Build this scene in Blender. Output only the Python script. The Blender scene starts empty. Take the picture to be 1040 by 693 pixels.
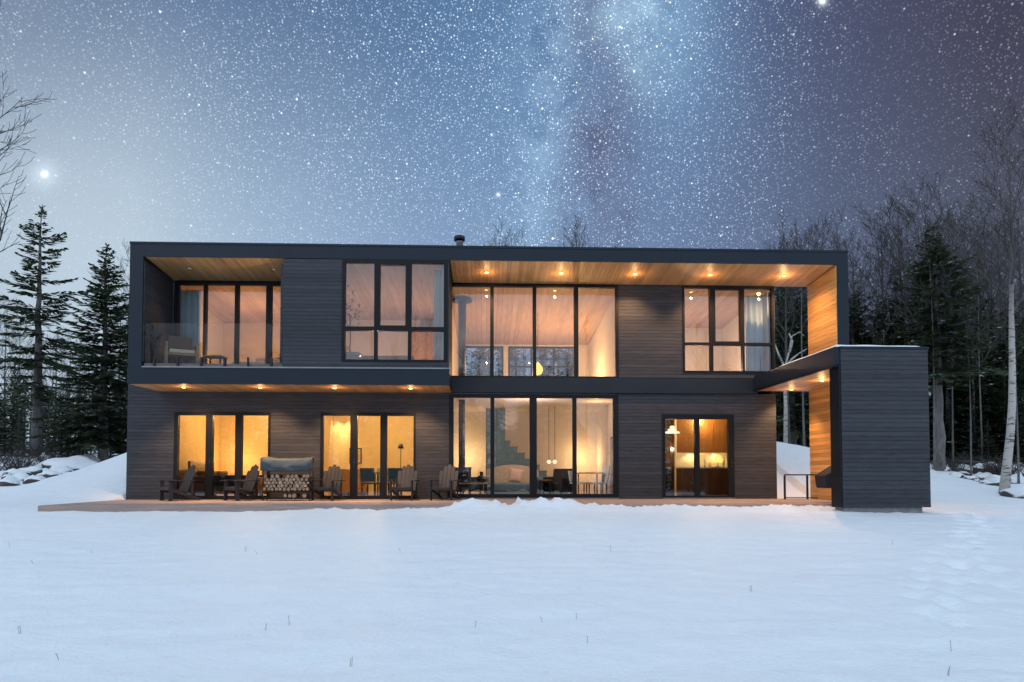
import bpy, math, random
from mathutils import Vector, Matrix, noise
R = math.radians
sc = bpy.context.scene
COL = sc.collection

# ------------------------------------------------------------------ helpers
def lin(r, g, b):
    f = lambda c: (c/255/12.92) if c/255 <= .04045 else ((c/255+.055)/1.055)**2.4
    return (f(r), f(g), f(b), 1)

class MB:
    """collects faces; build() links them as one mesh object"""
    def __init__(s):
        s.v, s.f, s.m, s.t, s.sm = [], [], [], [], []
    def face(s, idx, mat=0, tint=(.5, .5, .5), smooth=False):
        s.f.append(idx); s.m.append(mat); s.t.append(tint); s.sm.append(smooth)
    def poly(s, pts, mat=0, tint=(.5, .5, .5), smooth=False):
        b = len(s.v); s.v.extend([tuple(p) for p in pts]); s.face(list(range(b, b+len(pts))), mat, tint, smooth)
    def box(s, x0, x1, y0, y1, z0, z1, mat=0, tint=(.5, .5, .5), M=None):
        b = len(s.v)
        P = [(x0,y0,z0),(x1,y0,z0),(x1,y1,z0),(x0,y1,z0),(x0,y0,z1),(x1,y0,z1),(x1,y1,z1),(x0,y1,z1)]
        if M is not None: P = [tuple(M @ Vector(p)) for p in P]
        s.v.extend(P)
        for q in ((3,2,1,0),(4,5,6,7),(0,1,5,4),(1,2,6,5),(2,3,7,6),(3,0,4,7)):
            s.face([b+i for i in q], mat, tint)
    def hexa(s, P, mat=0, tint=(.5, .5, .5)):
        b = len(s.v); s.v.extend([tuple(p) for p in P])
        for q in ((3,2,1,0),(4,5,6,7),(0,1,5,4),(1,2,6,5),(2,3,7,6),(3,0,4,7)):
            s.face([b+i for i in q], mat, tint)
    def tube(s, pts, rads, n=6, mat=0, tint=(.5, .5, .5), cap=True, smooth=True):
        pts = [Vector(p) for p in pts]
        if not isinstance(rads, (list, tuple)): rads = [rads]*len(pts)
        b0 = len(s.v); prev = None
        for i, p in enumerate(pts):
            d = (pts[min(i+1, len(pts)-1)] - pts[max(i-1, 0)])
            if d.length < 1e-9: d = Vector((0,0,1))
            d.normalize()
            a = prev if prev is not None else (Vector((1,0,0)) if abs(d.x) < .8 else Vector((0,1,0)))
            u = (a - d*a.dot(d)); u.normalize(); prev = u
            w = d.cross(u)
            for k in range(n):
                th = 2*math.pi*k/n
                q = p + (u*math.cos(th) + w*math.sin(th))*rads[i]
                s.v.append((q.x, q.y, q.z))
        for i in range(len(pts)-1):
            for k in range(n):
                a = b0+i*n+k; c = b0+i*n+(k+1) % n
                s.face([a, c, c+n, a+n], mat, tint, smooth)
        if cap:
            s.face([b0+k for k in range(n)][::-1], mat, tint)
            e = b0+(len(pts)-1)*n
            s.face([e+k for k in range(n)], mat, tint)
    def lathe(s, prof, n=16, mat=0, tint=(.5,.5,.5), c=(0,0,0)):
        b0 = len(s.v)
        for r, z in prof:
            for k in range(n):
                th = 2*math.pi*k/n
                s.v.append((c[0]+r*math.cos(th), c[1]+r*math.sin(th), c[2]+z))
        for i in range(len(prof)-1):
            for k in range(n):
                a = b0+i*n+k; d = b0+i*n+(k+1) % n
                s.face([a, d, d+n, a+n], mat, tint, True)
        s.face([b0+k for k in range(n)][::-1], mat, tint)
        e = b0+(len(prof)-1)*n
        s.face([e+k for k in range(n)], mat, tint)
    def mesh(s, name, mats):
        me = bpy.data.meshes.new(name)
        me.from_pydata(s.v, [], s.f)
        if not isinstance(mats, (list, tuple)): mats = [mats]
        for m in mats: me.materials.append(m)
        me.polygons.foreach_set('material_index', s.m)
        me.polygons.foreach_set('use_smooth', s.sm)
        ca = me.color_attributes.new('tint', 'FLOAT_COLOR', 'CORNER')
        buf = []
        for f, t in zip(s.f, s.t): buf.extend((t[0], t[1], t[2], 1.0)*len(f))
        ca.data.foreach_set('color', buf)
        me.update()
        return me
    def build(s, name, mats, parent=None, bevel=0):
        o = bpy.data.objects.new(name, s.mesh(name, mats)); COL.objects.link(o)
        if parent is not None: o.parent = parent
        if bevel:
            b = o.modifiers.new('soft_edge', 'BEVEL'); b.width = bevel; b.segments = 2; b.limit_method = 'ANGLE'
        return o

def tag(o, label, cat, group=None, kind=None):
    o['label'] = label; o['category'] = cat
    if group: o['group'] = group
    if kind: o['kind'] = kind
    return o
def thing(name, label, cat, loc=(0,0,0), rz=0, group=None):
    o = bpy.data.objects.new(name, None); COL.objects.link(o)
    o.location = loc; o.rotation_euler = (0, 0, rz); o.empty_display_size = .2
    return tag(o, label, cat, group)
def children(o): return [c for c in bpy.data.objects if c.parent == o]
def dup(root, loc, rz=0, scale=1.0, label=None, group=None):
    r = root.copy(); COL.objects.link(r); r.location = loc; r.rotation_euler = (0, 0, rz)
    r.scale = (scale,)*3 if not isinstance(scale, tuple) else scale
    if label: r['label'] = label
    if group: r['group'] = group
    for ch in KIDS[root.name]:
        c = ch.copy(); COL.objects.link(c); c.parent = r
    return r
KIDS = {}

# ------------------------------------------------------------------ materials
MAT = {}
def new_mat(name):
    m = bpy.data.materials.new(name); m.use_nodes = True
    nt = m.node_tree; nt.nodes.clear()
    out = nt.nodes.new('ShaderNodeOutputMaterial')
    return m, nt, out
def lk(nt, a, b): nt.links.new(a, b)
def pbr(name, col, rough=.6, metal=0, noise_amt=.25, noise_scale=(6,6,6), bump=0, spec=.5, tint=0.0, col2=None, emit=None, coat=0):
    m, nt, out = new_mat(name)
    b = nt.nodes.new('ShaderNodeBsdfPrincipled'); lk(nt, b.outputs[0], out.inputs[0])
    b.inputs['Roughness'].default_value = rough; b.inputs['Metallic'].default_value = metal
    b.inputs['Specular IOR Level'].default_value = spec
    if coat: b.inputs['Coat Weight'].default_value = coat
    tc = nt.nodes.new('ShaderNodeTexCoord'); mp = nt.nodes.new('ShaderNodeMapping')
    mp.inputs['Scale'].default_value = noise_scale
    lk(nt, tc.outputs['Object'], mp.inputs[0])
    nz = nt.nodes.new('ShaderNodeTexNoise'); nz.inputs['Scale'].default_value = 1; nz.inputs['Detail'].default_value = 5
    lk(nt, mp.outputs[0], nz.inputs['Vector'])
    mx = nt.nodes.new('ShaderNodeMix'); mx.data_type = 'RGBA'
    c2 = col2 if col2 else tuple(c*(1-noise_amt) for c in col[:3])
    c1 = tuple(min(1, c*(1+noise_amt*.5)) for c in col[:3]) if not col2 else col[:3]
    mx.inputs[6].default_value = (*c2[:3], 1); mx.inputs[7].default_value = (*c1, 1)
    rp = nt.nodes.new('ShaderNodeMapRange'); rp.inputs[1].default_value = .3; rp.inputs[2].default_value = .7
    lk(nt, nz.outputs[0], rp.inputs[0]); lk(nt, rp.outputs[0], mx.inputs[0])
    cur = mx.outputs[2]
    if tint:
        at = nt.nodes.new('ShaderNodeAttribute'); at.attribute_name = 'tint'
        mr = nt.nodes.new('ShaderNodeMapRange'); mr.inputs[1].default_value = 0; mr.inputs[2].default_value = 1
        mr.inputs[3].default_value = 1-tint; mr.inputs[4].default_value = 1+tint
        sp = nt.nodes.new('ShaderNodeSeparateColor'); lk(nt, at.outputs['Color'], sp.inputs[0]); lk(nt, sp.outputs[0], mr.inputs[0])
        mu = nt.nodes.new('ShaderNodeVectorMath'); mu.operation = 'SCALE'
        lk(nt, cur, mu.inputs[0]); lk(nt, mr.outputs[0], mu.inputs['Scale']); cur = mu.outputs[0]
    lk(nt, cur, b.inputs['Base Color'])
    if bump:
        bp = nt.nodes.new('ShaderNodeBump'); bp.inputs['Strength'].default_value = bump; bp.inputs['Distance'].default_value = .02
        lk(nt, nz.outputs[0], bp.inputs['Height']); lk(nt, bp.outputs[0], b.inputs['Normal'])
    if emit:
        b.inputs['Emission Color'].default_value = (*emit[0][:3], 1); b.inputs['Emission Strength'].default_value = emit[1]
    MAT[name] = m
    return m

pbr('cladding', (.049, .053, .063), .62, spec=.3, noise_amt=.24, noise_scale=(3.5, 3.5, 26), bump=.2, tint=.17)
pbr('black_gap', (.008, .008, .009), .9)
pbr('dark_metal', (.012, .021, .033), .5, spec=.3, noise_amt=.12, noise_scale=(2,2,2))
pbr('window_metal', (.007, .009, .012), .5, spec=.25, noise_amt=.1)
pbr('cedar_y', (.61, .345, .145), .5, noise_scale=(22, 1.3, 22), col2=(.49, .255, .10), tint=.20, bump=.05)
pbr('cedar_x', (.64, .37, .13), .5, noise_scale=(22, 1.3, 22), col2=(.48, .25, .075), tint=.25, bump=.05)
pbr('deck_wood', (.42, .32, .28), .7, noise_scale=(1.2, 18, 18), col2=(.30, .225, .20), tint=.25, bump=.1)
pbr('concrete', (.25, .255, .25), .85, noise_amt=.3, noise_scale=(7,7,7), bump=.2)
pbr('plaster', (.78, .74, .68), .8, noise_amt=.04)
pbr('ochre_plaster', (.76, .58, .32), .8, noise_amt=.08)
pbr('yellow_plaster', (.80, .64, .36), .8, noise_amt=.06)
pbr('ceiling_wood', (.60, .45, .36), .6, noise_scale=(14, 1.0, 14), col2=(.48, .34, .27), tint=.12)
pbr('floor_wood', (.36, .20, .10), .4, noise_scale=(2, 12, 2), col2=(.25, .13, .06))
pbr('dark_veneer', (.17, .085, .035), .4, noise_scale=(12, 12, 1.5), col2=(.11, .055, .022))
pbr('reflection_blue', (.17, .31, .40), .6, noise_amt=.1)  # blue of a reflection in the glazing, put into stairs and partition
pbr('fabric_teal', (.14, .24, .30), .9, noise_amt=.3, noise_scale=(30,30,30), bump=.2)
pbr('fabric_cream', (.58, .46, .33), .9, noise_amt=.15, noise_scale=(30,30,30))
pbr('fabric_dark', (.03, .03, .038), .9, noise_amt=.3, noise_scale=(20,20,20))
pbr('fabric_pink', (.62, .45, .36), .9, noise_amt=.1, noise_scale=(30,30,30))
pbr('curtain', (.66, .80, .86), .9, noise_amt=.12, noise_scale=(9, 9, .6))
pbr('curtain_cream', (.72, .66, .58), .9, noise_amt=.1, noise_scale=(9, 9, .6))
pbr('chair_poly', (.019, .021, .027), .55, noise_amt=.2, noise_scale=(4,4,14), tint=.2)
pbr('black_paint', (.012, .012, .014), .45)
pbr('white_paint', (.78, .77, .74), .4, noise_amt=.04)
pbr('steel', (.30, .32, .34), .35, metal=.8, noise_amt=.15)
pbr('grey_flue', (.12, .135, .15), .5, noise_amt=.1)
pbr('teak', (.36, .23, .13), .55, noise_scale=(3, 20, 20), col2=(.25, .15, .08))
pbr('brown_cushion', (.11, .075, .05), .9, noise_amt=.2, noise_scale=(20,20,20))
pbr('tarp', (.045, .075, .095), .6, noise_amt=.35, noise_scale=(3,3,6), bump=.3)
pbr('bark', (.10, .085, .07), .9, noise_amt=.4, noise_scale=(14,14,4), bump=.5)
pbr('log_end', (.38, .30, .20), .8, noise_amt=.3, noise_scale=(25,25,25), tint=.35)
pbr('trunk_bark', (.20, .193, .187), .9, noise_scale=(9,9,2.5), col2=(.09, .086, .083), bump=.5)
pbr('grey_bark', (.105, .100, .098), .9, spec=.2, noise_scale=(9,9,2.5), col2=(.05, .047, .046), bump=.4)
pbr('pale_bark', (.20, .19, .18), .9, spec=.2, noise_scale=(9,9,4), col2=(.09, .085, .08), bump=.4)
pbr('needles', (.074, .102, .048), .75, noise_amt=.3, noise_scale=(3,3,3), tint=.75, spec=.2)
def snowy_needles():
    m = MAT['needles']; nt_ = m.node_tree; b = [n for n in nt_.nodes if n.type == 'BSDF_PRINCIPLED'][0]; src = b.inputs['Base Color'].links[0].from_socket
    at_ = nt_.nodes.new('ShaderNodeAttribute'); at_.attribute_name = 'tint'; sp = nt_.nodes.new('ShaderNodeSeparateColor'); lk(nt_, at_.outputs['Color'], sp.inputs[0])
    gt = nt_.nodes.new('ShaderNodeMath'); gt.operation = 'GREATER_THAN'; gt.inputs[1].default_value = 1.5; lk(nt_, sp.outputs[1], gt.inputs[0])
    mx = nt_.nodes.new('ShaderNodeMix'); mx.data_type = 'RGBA'; lk(nt_, gt.outputs[0], mx.inputs[0]); lk(nt_, src, mx.inputs[6]); mx.inputs[7].default_value = (.62, .65, .70, 1)
    lk(nt_, mx.outputs[2], b.inputs['Base Color'])
snowy_needles()
pbr('dry_grass', (.20, .15, .09), .9)
pbr('rock', (.16, .15, .14), .9, noise_amt=.4, noise_scale=(3,3,3), bump=.5)
pbr('reflection_art', (.45, .42, .40), .7, noise_scale=(5,5,5), col2=(.10, .12, .15))  # dark blotches are a window reflection painted into the canvas
pbr('picture_art', (.30, .22, .12), .7, noise_scale=(16,16,16), col2=(.7, .5, .25))
pbr('white_tile', (.70, .70, .68), .3, noise_amt=.05)

def emis(name, col, strength):
    m, nt, out = new_mat(name); e = nt.nodes.new('ShaderNodeEmission')
    e.inputs[0].default_value = (*col, 1); e.inputs[1].default_value = strength
    lk(nt, e.outputs[0], out.inputs[0]); MAT[name] = m
emis('lamp_glow', (1, .62, .20), 14)
emis('lamp_off_glow', (.6, .55, .5), .35)  # unlit lens still given a faint glow of its own
emis('lamp_warm', (1, .56, .13), 2.2)
emis('lamp_white', (1, .80, .50), 1.7)

def birch_mat():
    m, nt, out = new_mat('birch_bark')
    b = nt.nodes.new('ShaderNodeBsdfPrincipled'); lk(nt, b.outputs[0], out.inputs[0]); b.inputs['Roughness'].default_value = .8
    tc = nt.nodes.new('ShaderNodeTexCoord'); mp = nt.nodes.new('ShaderNodeMapping'); mp.inputs['Scale'].default_value = (4, 4, 16)
    lk(nt, tc.outputs['Object'], mp.inputs[0])
    nz = nt.nodes.new('ShaderNodeTexNoise'); nz.inputs['Scale'].default_value = 1.0; nz.inputs['Detail'].default_value = 4
    lk(nt, mp.outputs[0], nz.inputs['Vector'])
    cr = nt.nodes.new('ShaderNodeValToRGB'); lk(nt, nz.outputs[0], cr.inputs[0])
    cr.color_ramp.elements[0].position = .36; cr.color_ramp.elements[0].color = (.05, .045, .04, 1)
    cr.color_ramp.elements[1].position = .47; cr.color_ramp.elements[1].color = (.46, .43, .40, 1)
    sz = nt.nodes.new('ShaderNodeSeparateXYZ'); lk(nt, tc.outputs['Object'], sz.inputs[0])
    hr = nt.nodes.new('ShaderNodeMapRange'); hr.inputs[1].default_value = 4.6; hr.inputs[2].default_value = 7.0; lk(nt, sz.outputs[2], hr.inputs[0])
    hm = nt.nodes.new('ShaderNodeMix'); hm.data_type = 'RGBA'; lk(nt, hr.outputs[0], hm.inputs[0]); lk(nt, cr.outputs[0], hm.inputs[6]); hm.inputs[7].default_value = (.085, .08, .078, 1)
    lk(nt, hm.outputs[2], b.inputs['Base Color']); MAT['birch_bark'] = m
birch_mat()

def glass_mat(nm, ior, base):
    m, nt, out = new_mat(nm)
    tr = nt.nodes.new('ShaderNodeBsdfTransparent'); tr.inputs[0].default_value = (.93, .95, .95, 1)
    gl = nt.nodes.new('ShaderNodeBsdfGlossy'); gl.inputs['Roughness'].default_value = .0; gl.inputs[0].default_value = (.95, .97, 1, 1)
    fr = nt.nodes.new('ShaderNodeFresnel'); fr.inputs[0].default_value = ior
    mr = nt.nodes.new('ShaderNodeMath'); mr.operation = 'MULTIPLY_ADD'; mr.inputs[1].default_value = 1.0; mr.inputs[2].default_value = base
    lk(nt, fr.outputs[0], mr.inputs[0])
    mx = nt.nodes.new('ShaderNodeMixShader'); lk(nt, mr.outputs[0], mx.inputs[0]); lk(nt, tr.outputs[0], mx.inputs[1]); lk(nt, gl.outputs[0], mx.inputs[2])
    lk(nt, mx.outputs[0], out.inputs[0]); MAT[nm] = m
glass_mat('window_glass', 1.52, .028); glass_mat('clear_glass', 1.30, .0)

def snow_mat(name, detail, rocky=False):
    m, nt, out = new_mat(name)
    b = nt.nodes.new('ShaderNodeBsdfPrincipled'); lk(nt, b.outputs[0], out.inputs[0])
    b.inputs['Roughness'].default_value = .55; b.inputs['Specular IOR Level'].default_value = .25
    tc = nt.nodes.new('ShaderNodeTexCoord')
    n1 = nt.nodes.new('ShaderNodeTexNoise'); n1.inputs['Scale'].default_value = 3.0; n1.inputs['Detail'].default_value = 9
    n2 = nt.nodes.new('ShaderNodeTexNoise'); n2.inputs['Scale'].default_value = 28; n2.inputs['Detail'].default_value = 6
    for n in (n1, n2): lk(nt, tc.outputs['Object'], n.inputs['Vector'])
    ad = nt.nodes.new('ShaderNodeMath'); ad.operation = 'MULTIPLY_ADD'; ad.inputs[1].default_value = .25
    lk(nt, n2.outputs[0], ad.inputs[0]); lk(nt, n1.outputs[0], ad.inputs[2])
    bp = nt.nodes.new('ShaderNodeBump'); bp.inputs['Strength'].default_value = detail; bp.inputs['Distance'].default_value = .06
    lk(nt, ad.outputs[0], bp.inputs['Height']); lk(nt, bp.outputs[0], b.inputs['Normal'])
    white = (.84, .86, .885, 1)
    if rocky:
        ge = nt.nodes.new('ShaderNodeNewGeometry'); sp = nt.nodes.new('ShaderNodeSeparateXYZ'); lk(nt, ge.outputs['Normal'], sp.inputs[0])
        a2 = nt.nodes.new('ShaderNodeMath'); a2.operation = 'MULTIPLY_ADD'; a2.inputs[1].default_value = .5; lk(nt, n1.outputs[0], a2.inputs[0]); lk(nt, sp.outputs[2], a2.inputs[2])
        mr = nt.nodes.new('ShaderNodeMapRange'); mr.inputs[1].default_value = .62; mr.inputs[2].default_value = .78; lk(nt, a2.outputs[0], mr.inputs[0])
        mx = nt.nodes.new('ShaderNodeMix'); mx.data_type = 'RGBA'; mx.inputs[6].default_value = (.07, .06, .055, 1); mx.inputs[7].default_value = white
        lk(nt, mr.outputs[0], mx.inputs[0]); lk(nt, mx.outputs[2], b.inputs['Base Color'])
    else:
        mx = nt.nodes.new('ShaderNodeMix'); mx.data_type = 'RGBA'; mx.inputs[6].default_value = (.80, .825, .86, 1); mx.inputs[7].default_value = (.87, .885, .90, 1)
        lk(nt, n1.outputs[0], mx.inputs[0]); lk(nt, mx.outputs[2], b.inputs['Base Color'])
    MAT[name] = m
snow_mat('snow', .8); snow_mat('snowy_rock', .6, True)
m_ = MAT

# ------------------------------------------------------------------ world: dusk sky with stars and the milky way
w = bpy.data.worlds.new('World'); sc.world = w; w.use_nodes = True
nt = w.node_tree; nt.nodes.clear()
def V(x):
    return x
def mth(op, a, b=None, c=None, clamp=False):
    n = nt.nodes.new('ShaderNodeMath'); n.operation = op; n.use_clamp = clamp
    for i, x in enumerate((a, b, c)):
        if x is None: continue
        if isinstance(x, (int, float)): n.inputs[i].default_value = x
        else: nt.links.new(x, n.inputs[i])
    return n.outputs[0]
def sstep(x, a, b):
    n = nt.nodes.new('ShaderNodeMapRange'); n.interpolation_type = 'SMOOTHSTEP'
    nt.links.new(x, n.inputs[0]); n.inputs[1].default_value = min(a, b); n.inputs[2].default_value = max(a, b)
    if a > b: n.inputs[3].default_value = 1; n.inputs[4].default_value = 0
    return n.outputs[0]
def mixc(f, a, b, mode='MIX'):
    n = nt.nodes.new('ShaderNodeMix'); n.data_type = 'RGBA'; n.blend_type = mode
    for i, x in ((0, f), (6, a), (7, b)):
        if isinstance(x, (int, float)): n.inputs[i].default_value = x
        elif isinstance(x, tuple): n.inputs[i].default_value = x
        else: nt.links.new(x, n.inputs[i])
    return n.outputs[2]
def ramp(f, stops):
    n = nt.nodes.new('ShaderNodeValToRGB'); nt.links.new(f, n.inputs[0]); cr = n.color_ramp
    cr.interpolation = 'LINEAR'
    while len(cr.elements) < len(stops): cr.elements.new(.5)
    for e, (p, c) in zip(cr.elements, stops): e.position = p; e.color = c
    return n.outputs[0]
def wnoise(scale, detail=6, vec=None, rough=.55):
    n = nt.nodes.new('ShaderNodeTexNoise'); n.inputs['Scale'].default_value = scale; n.inputs['Detail'].default_value = detail
    n.inputs['Roughness'].default_value = rough
    nt.links.new(vec or DIR, n.inputs['Vector']); return n
tc = nt.nodes.new('ShaderNodeTexCoord'); DIR = tc.outputs['Generated']
sx = nt.nodes.new('ShaderNodeSeparateXYZ'); nt.links.new(DIR, sx.inputs[0]); DX, DY, DZ = sx.outputs
ysafe = mth('MAXIMUM', DY, .08)
U = mth('DIVIDE', DX, ysafe); Vv = mth('DIVIDE', DZ, ysafe)
px = lambda x: ((x-494)/693 + .75)/1.6           # ramp position of a bearing
un = mth('DIVIDE', mth('ADD', U, .75), 1.6, clamp=True)
top = ramp(un, [(px(0), lin(114,135,165)), (px(200), lin(90,119,158)), (px(430), lin(66,105,150)), (px(560), lin(72,110,155)),
                (px(700), lin(84,108,152)), (px(790), lin(74,88,126)), (px(900), lin(71,76,106)), (px(1035), lin(66,65,88))])
low = ramp(un, [(px(0), lin(176,197,214)), (px(140), lin(184,205,222)), (px(260), lin(158,185,212)), (px(430), lin(128,158,196)), (px(560), lin(116,150,190)),
                (px(700), lin(98,122,162)), (px(850), lin(84,98,130)), (px(1035), lin(80,86,106))])
nz1 = wnoise(3.0, 7); nz2 = wnoise(9.0, 8)
n1 = mth('SUBTRACT', nz1.outputs[0], .5); n2 = mth('SUBTRACT', nz2.outputs[0], .5)
vfac = sstep(mth('ADD', Vv, mth('MULTIPLY', n1, .12)), .26, .76)
sky = mixc(vfac, low, top)
# milky way: pale arm, dark lane, bright cloud
ud = mth('ADD', U, mth('ADD', mth('MULTIPLY', n1, .10), mth('MULTIPLY', n2, .08)))
vd = mth('ADD', Vv, mth('MULTIPLY', n2, .10))
def gauss(x, c, s):      # x: socket, c: socket or number
    d = mth('DIVIDE', mth('SUBTRACT', x, c), s); return mth('EXPONENT', mth('MULTIPLY', mth('MULTIPLY', d, d), -1))
nz3 = wnoise(22.0, 8, None, .65); n3 = mth('SUBTRACT', nz3.outputs[0], .5)
arm_c = mth('ADD', .076, mth('MULTIPLY', mth('SUBTRACT', Vv, .40), .14))
arm = mth('MULTIPLY', gauss(ud, arm_c, .046), sstep(Vv, .24, .44))
lane_c = mth('ADD', .165, mth('MULTIPLY', mth('SUBTRACT', Vv, .40), .05))
lane = mth('MULTIPLY', gauss(ud, lane_c, .062), sstep(Vv, .24, .42))
haze2 = mth('MULTIPLY', gauss(ud, .27, .14), sstep(Vv, .26, .66))
cloud = mth('MULTIPLY', gauss(ud, .236, .062), gauss(vd, .71, .10))
cloud_b = mth('MULTIPLY', gauss(ud, .275, .085), gauss(vd, .70, .16))
wide = mth('MULTIPLY', gauss(ud, .06, .20), sstep(Vv, .25, .50))
tex = mth('MAXIMUM', mth('ADD', mth('ADD', .72, mth('MULTIPLY', n2, 2.4)), mth('MULTIPLY', n3, 3.6)), 0)
sky = mixc(mth('MULTIPLY', wide, .38, clamp=True), sky, lin(92,140,186))
sky = mixc(mth('MULTIPLY', haze2, .40, clamp=True), sky, lin(88,132,176))
sky = mixc(mth('MULTIPLY', cloud_b, .45, clamp=True), sky, lin(108,158,202))
sky = mixc(mth('MULTIPLY', mth('MULTIPLY', arm, tex), .80, clamp=True), sky, lin(142,184,222))
sky = mixc(mth('MULTIPLY', mth('MULTIPLY', lane, mth('ADD', .80, mth('MULTIPLY', n2, 2.6))), .80, clamp=True), sky, lin(97,110,148))
sky = mixc(mth('MULTIPLY', mth('MULTIPLY', lane, mth('MAXIMUM', mth('ADD', mth('MULTIPLY', n3, 6.0), mth('MULTIPLY', n2, 2.5)), 0)), .75, clamp=True), sky, lin(76,89,124))
sky = mixc(mth('MULTIPLY', mth('MULTIPLY', cloud, tex), .85, clamp=True), sky, lin(156,198,230))
hs = nt.nodes.new('ShaderNodeHueSaturation'); hs.inputs['Saturation'].default_value = .90; nt.links.new(sky, hs.inputs['Color']); sky = hs.outputs[0]
# stars
def stars(scale, thr, gain, power, seedvec):
    mp = nt.nodes.new('ShaderNodeMapping'); nt.links.new(DIR, mp.inputs[0]); mp.inputs['Rotation'].default_value = seedvec
    vo = nt.nodes.new('ShaderNodeTexVoronoi'); vo.inputs['Scale'].default_value = scale
    nt.links.new(mp.outputs[0], vo.inputs['Vector'])
    dd = sstep(vo.outputs['Distance'], thr, thr*.45)
    sp = nt.nodes.new('ShaderNodeSeparateColor'); nt.links.new(vo.outputs['Color'], sp.inputs[0])
    br = mth('POWER', sp.outputs[0], power)
    return mth('MULTIPLY', mth('MULTIPLY', dd, br), gain)
st = mth('ADD', stars(250, .31, .95, 2.2, (0,0,0)), stars(140, .19, 1.35, 3.4, (.4,.9,.2)))
st = mth('ADD', st, stars(38, .068, 2.2, 2.4, (.9,.1,1.9)))
st = mth('ADD', st, stars(390, .42, .55, 1.5, (.2,.5,1.4)))
st = mth('MULTIPLY', st, mth('ADD', .45, mth('MULTIPLY', sstep(U, .70, .22), .55)))
st = mth('ADD', st, stars(74, .118, 1.6, 2.8, (1.1,.3,.7)))
patch = mth('ADD', mth('ADD', .52, mth('MULTIPLY', n1, 1.6)), mth('ADD', mth('MULTIPLY', n2, 1.2), mth('MULTIPLY', gauss(U, .12, .30), .30)), clamp=True)
fade = mth('MULTIPLY', sstep(mth('ADD', Vv, mth('MULTIPLY', sstep(U, -.6, .1), .22)), .25, .66), sstep(DZ, .02, .2))
st = mth('MULTIPLY', mth('MULTIPLY', st, patch), mth('ADD', .13, fade))
star_col = mixc(1.0, (.82, .92, 1, 1), (1, 1, 1, 1), 'MULTIPLY')
stn = nt.nodes.new('ShaderNodeVectorMath'); stn.operation = 'SCALE'; nt.links.new(star_col, stn.inputs[0]); nt.links.new(st, stn.inputs['Scale'])
def addc(a, b):
    n = nt.nodes.new('ShaderNodeVectorMath'); n.operation = 'ADD'; nt.links.new(a, n.inputs[0]); nt.links.new(b, n.inputs[1]); return n.outputs[0]
sky = addc(sky, stn.outputs[0])
def planet(u0, v0, core, halo, gain, hg):
    du = mth('SUBTRACT', U, u0); dv = mth('SUBTRACT', Vv, v0)
    r2 = mth('ADD', mth('MULTIPLY', du, du), mth('MULTIPLY', dv, dv))
    g = mth('ADD', mth('MULTIPLY', mth('EXPONENT', mth('DIVIDE', r2, -core*core)), gain), mth('MULTIPLY', mth('EXPONENT', mth('DIVIDE', r2, -halo*halo)), hg))
    n = nt.nodes.new('ShaderNodeVectorMath'); n.operation = 'SCALE'; n.inputs[0].default_value = (.9, .97, 1); nt.links.new(g, n.inputs['Scale']); return n.outputs[0]
sky = addc(sky, planet(-.641, .434, .0038, .019, 1.6, .22))
sky = addc(sky, planet(.512, .722, .0050, .010, 1.2, .25))
sky = addc(sky, planet(-.641, .40, .001, .16, .0, .05))
sky = addc(sky, planet(.017, .414, .0026, .004, .8, .1))
# the rest of the dome: still bright after sunset overhead and behind the photographer
K = 1.08
behind = mixc(sstep(DZ, .02, .42), (.78*K, .68*K, .76*K, 1), (.595*K, .80*K, 1.03*K, 1))
bmask = mth('MAXIMUM', sstep(DZ, .60, .80), sstep(DY, .50, .10))
sky = mixc(bmask, sky, behind)
bg = nt.nodes.new('ShaderNodeBackground'); nt.links.new(sky, bg.inputs[0]); bg.inputs[1].default_value = 1.0
wo = nt.nodes.new('ShaderNodeOutputWorld'); nt.links.new(bg.outputs[0], wo.inputs[0])

# ------------------------------------------------------------------ camera, sun, view
cam = bpy.data.cameras.new('Camera'); co = bpy.data.objects.new('Camera', cam); COL.objects.link(co); sc.camera = co
co.location = (0, -17.3, .76); co.rotation_euler = (R(92.0), 0, R(-2.15))
cam.sensor_width = 36; cam.lens = 693/1040*36; cam.shift_y = (456.8-346.5)/1040
cam.clip_end = 2000; cam.clip_start = .1
sd = bpy.data.lights.new('sun', 'SUN'); so = bpy.data.objects.new('sun', sd); COL.objects.link(so)
sd.energy = .35; sd.angle = R(30); sd.color = (1, .90, .84); so.rotation_euler = (R(52), 0, R(-28))
vs = sc.view_settings; vs.view_transform = 'Standard'; vs.look = 'None'; vs.exposure = 0; vs.gamma = 1; vs.use_curve_mapping = False
cy = sc.cycles
cy.use_denoising = True
cy.max_bounces = 7; cy.diffuse_bounces = 3; cy.glossy_bounces = 3; cy.transparent_max_bounces = 16; cy.transmission_bounces = 4
cy.sample_clamp_indirect = 4; cy.caustics_reflective = False; cy.caustics_refractive = False
cy.use_adaptive_sampling = True; cy.adaptive_threshold = .02

def point(loc, energy, col=(1, .62, .27), rad=.08, name='lamp'):
    d = bpy.data.lights.new(name, 'POINT'); d.energy = energy; d.color = col; d.shadow_soft_size = rad
    o = bpy.data.objects.new(name, d); COL.objects.link(o); o.location = loc; return o
def spot(loc, energy, col=(1, .54, .25), size=110, rad=.05, rx=0, name='downlight_beam'):
    d = bpy.data.lights.new(name, 'SPOT'); d.energy = energy; d.color = col; d.shadow_soft_size = rad; d.spot_size = R(size); d.spot_blend = .7
    o = bpy.data.objects.new(name, d); COL.objects.link(o); o.location = loc; o.rotation_euler = (rx, 0, 0); return o

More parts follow.
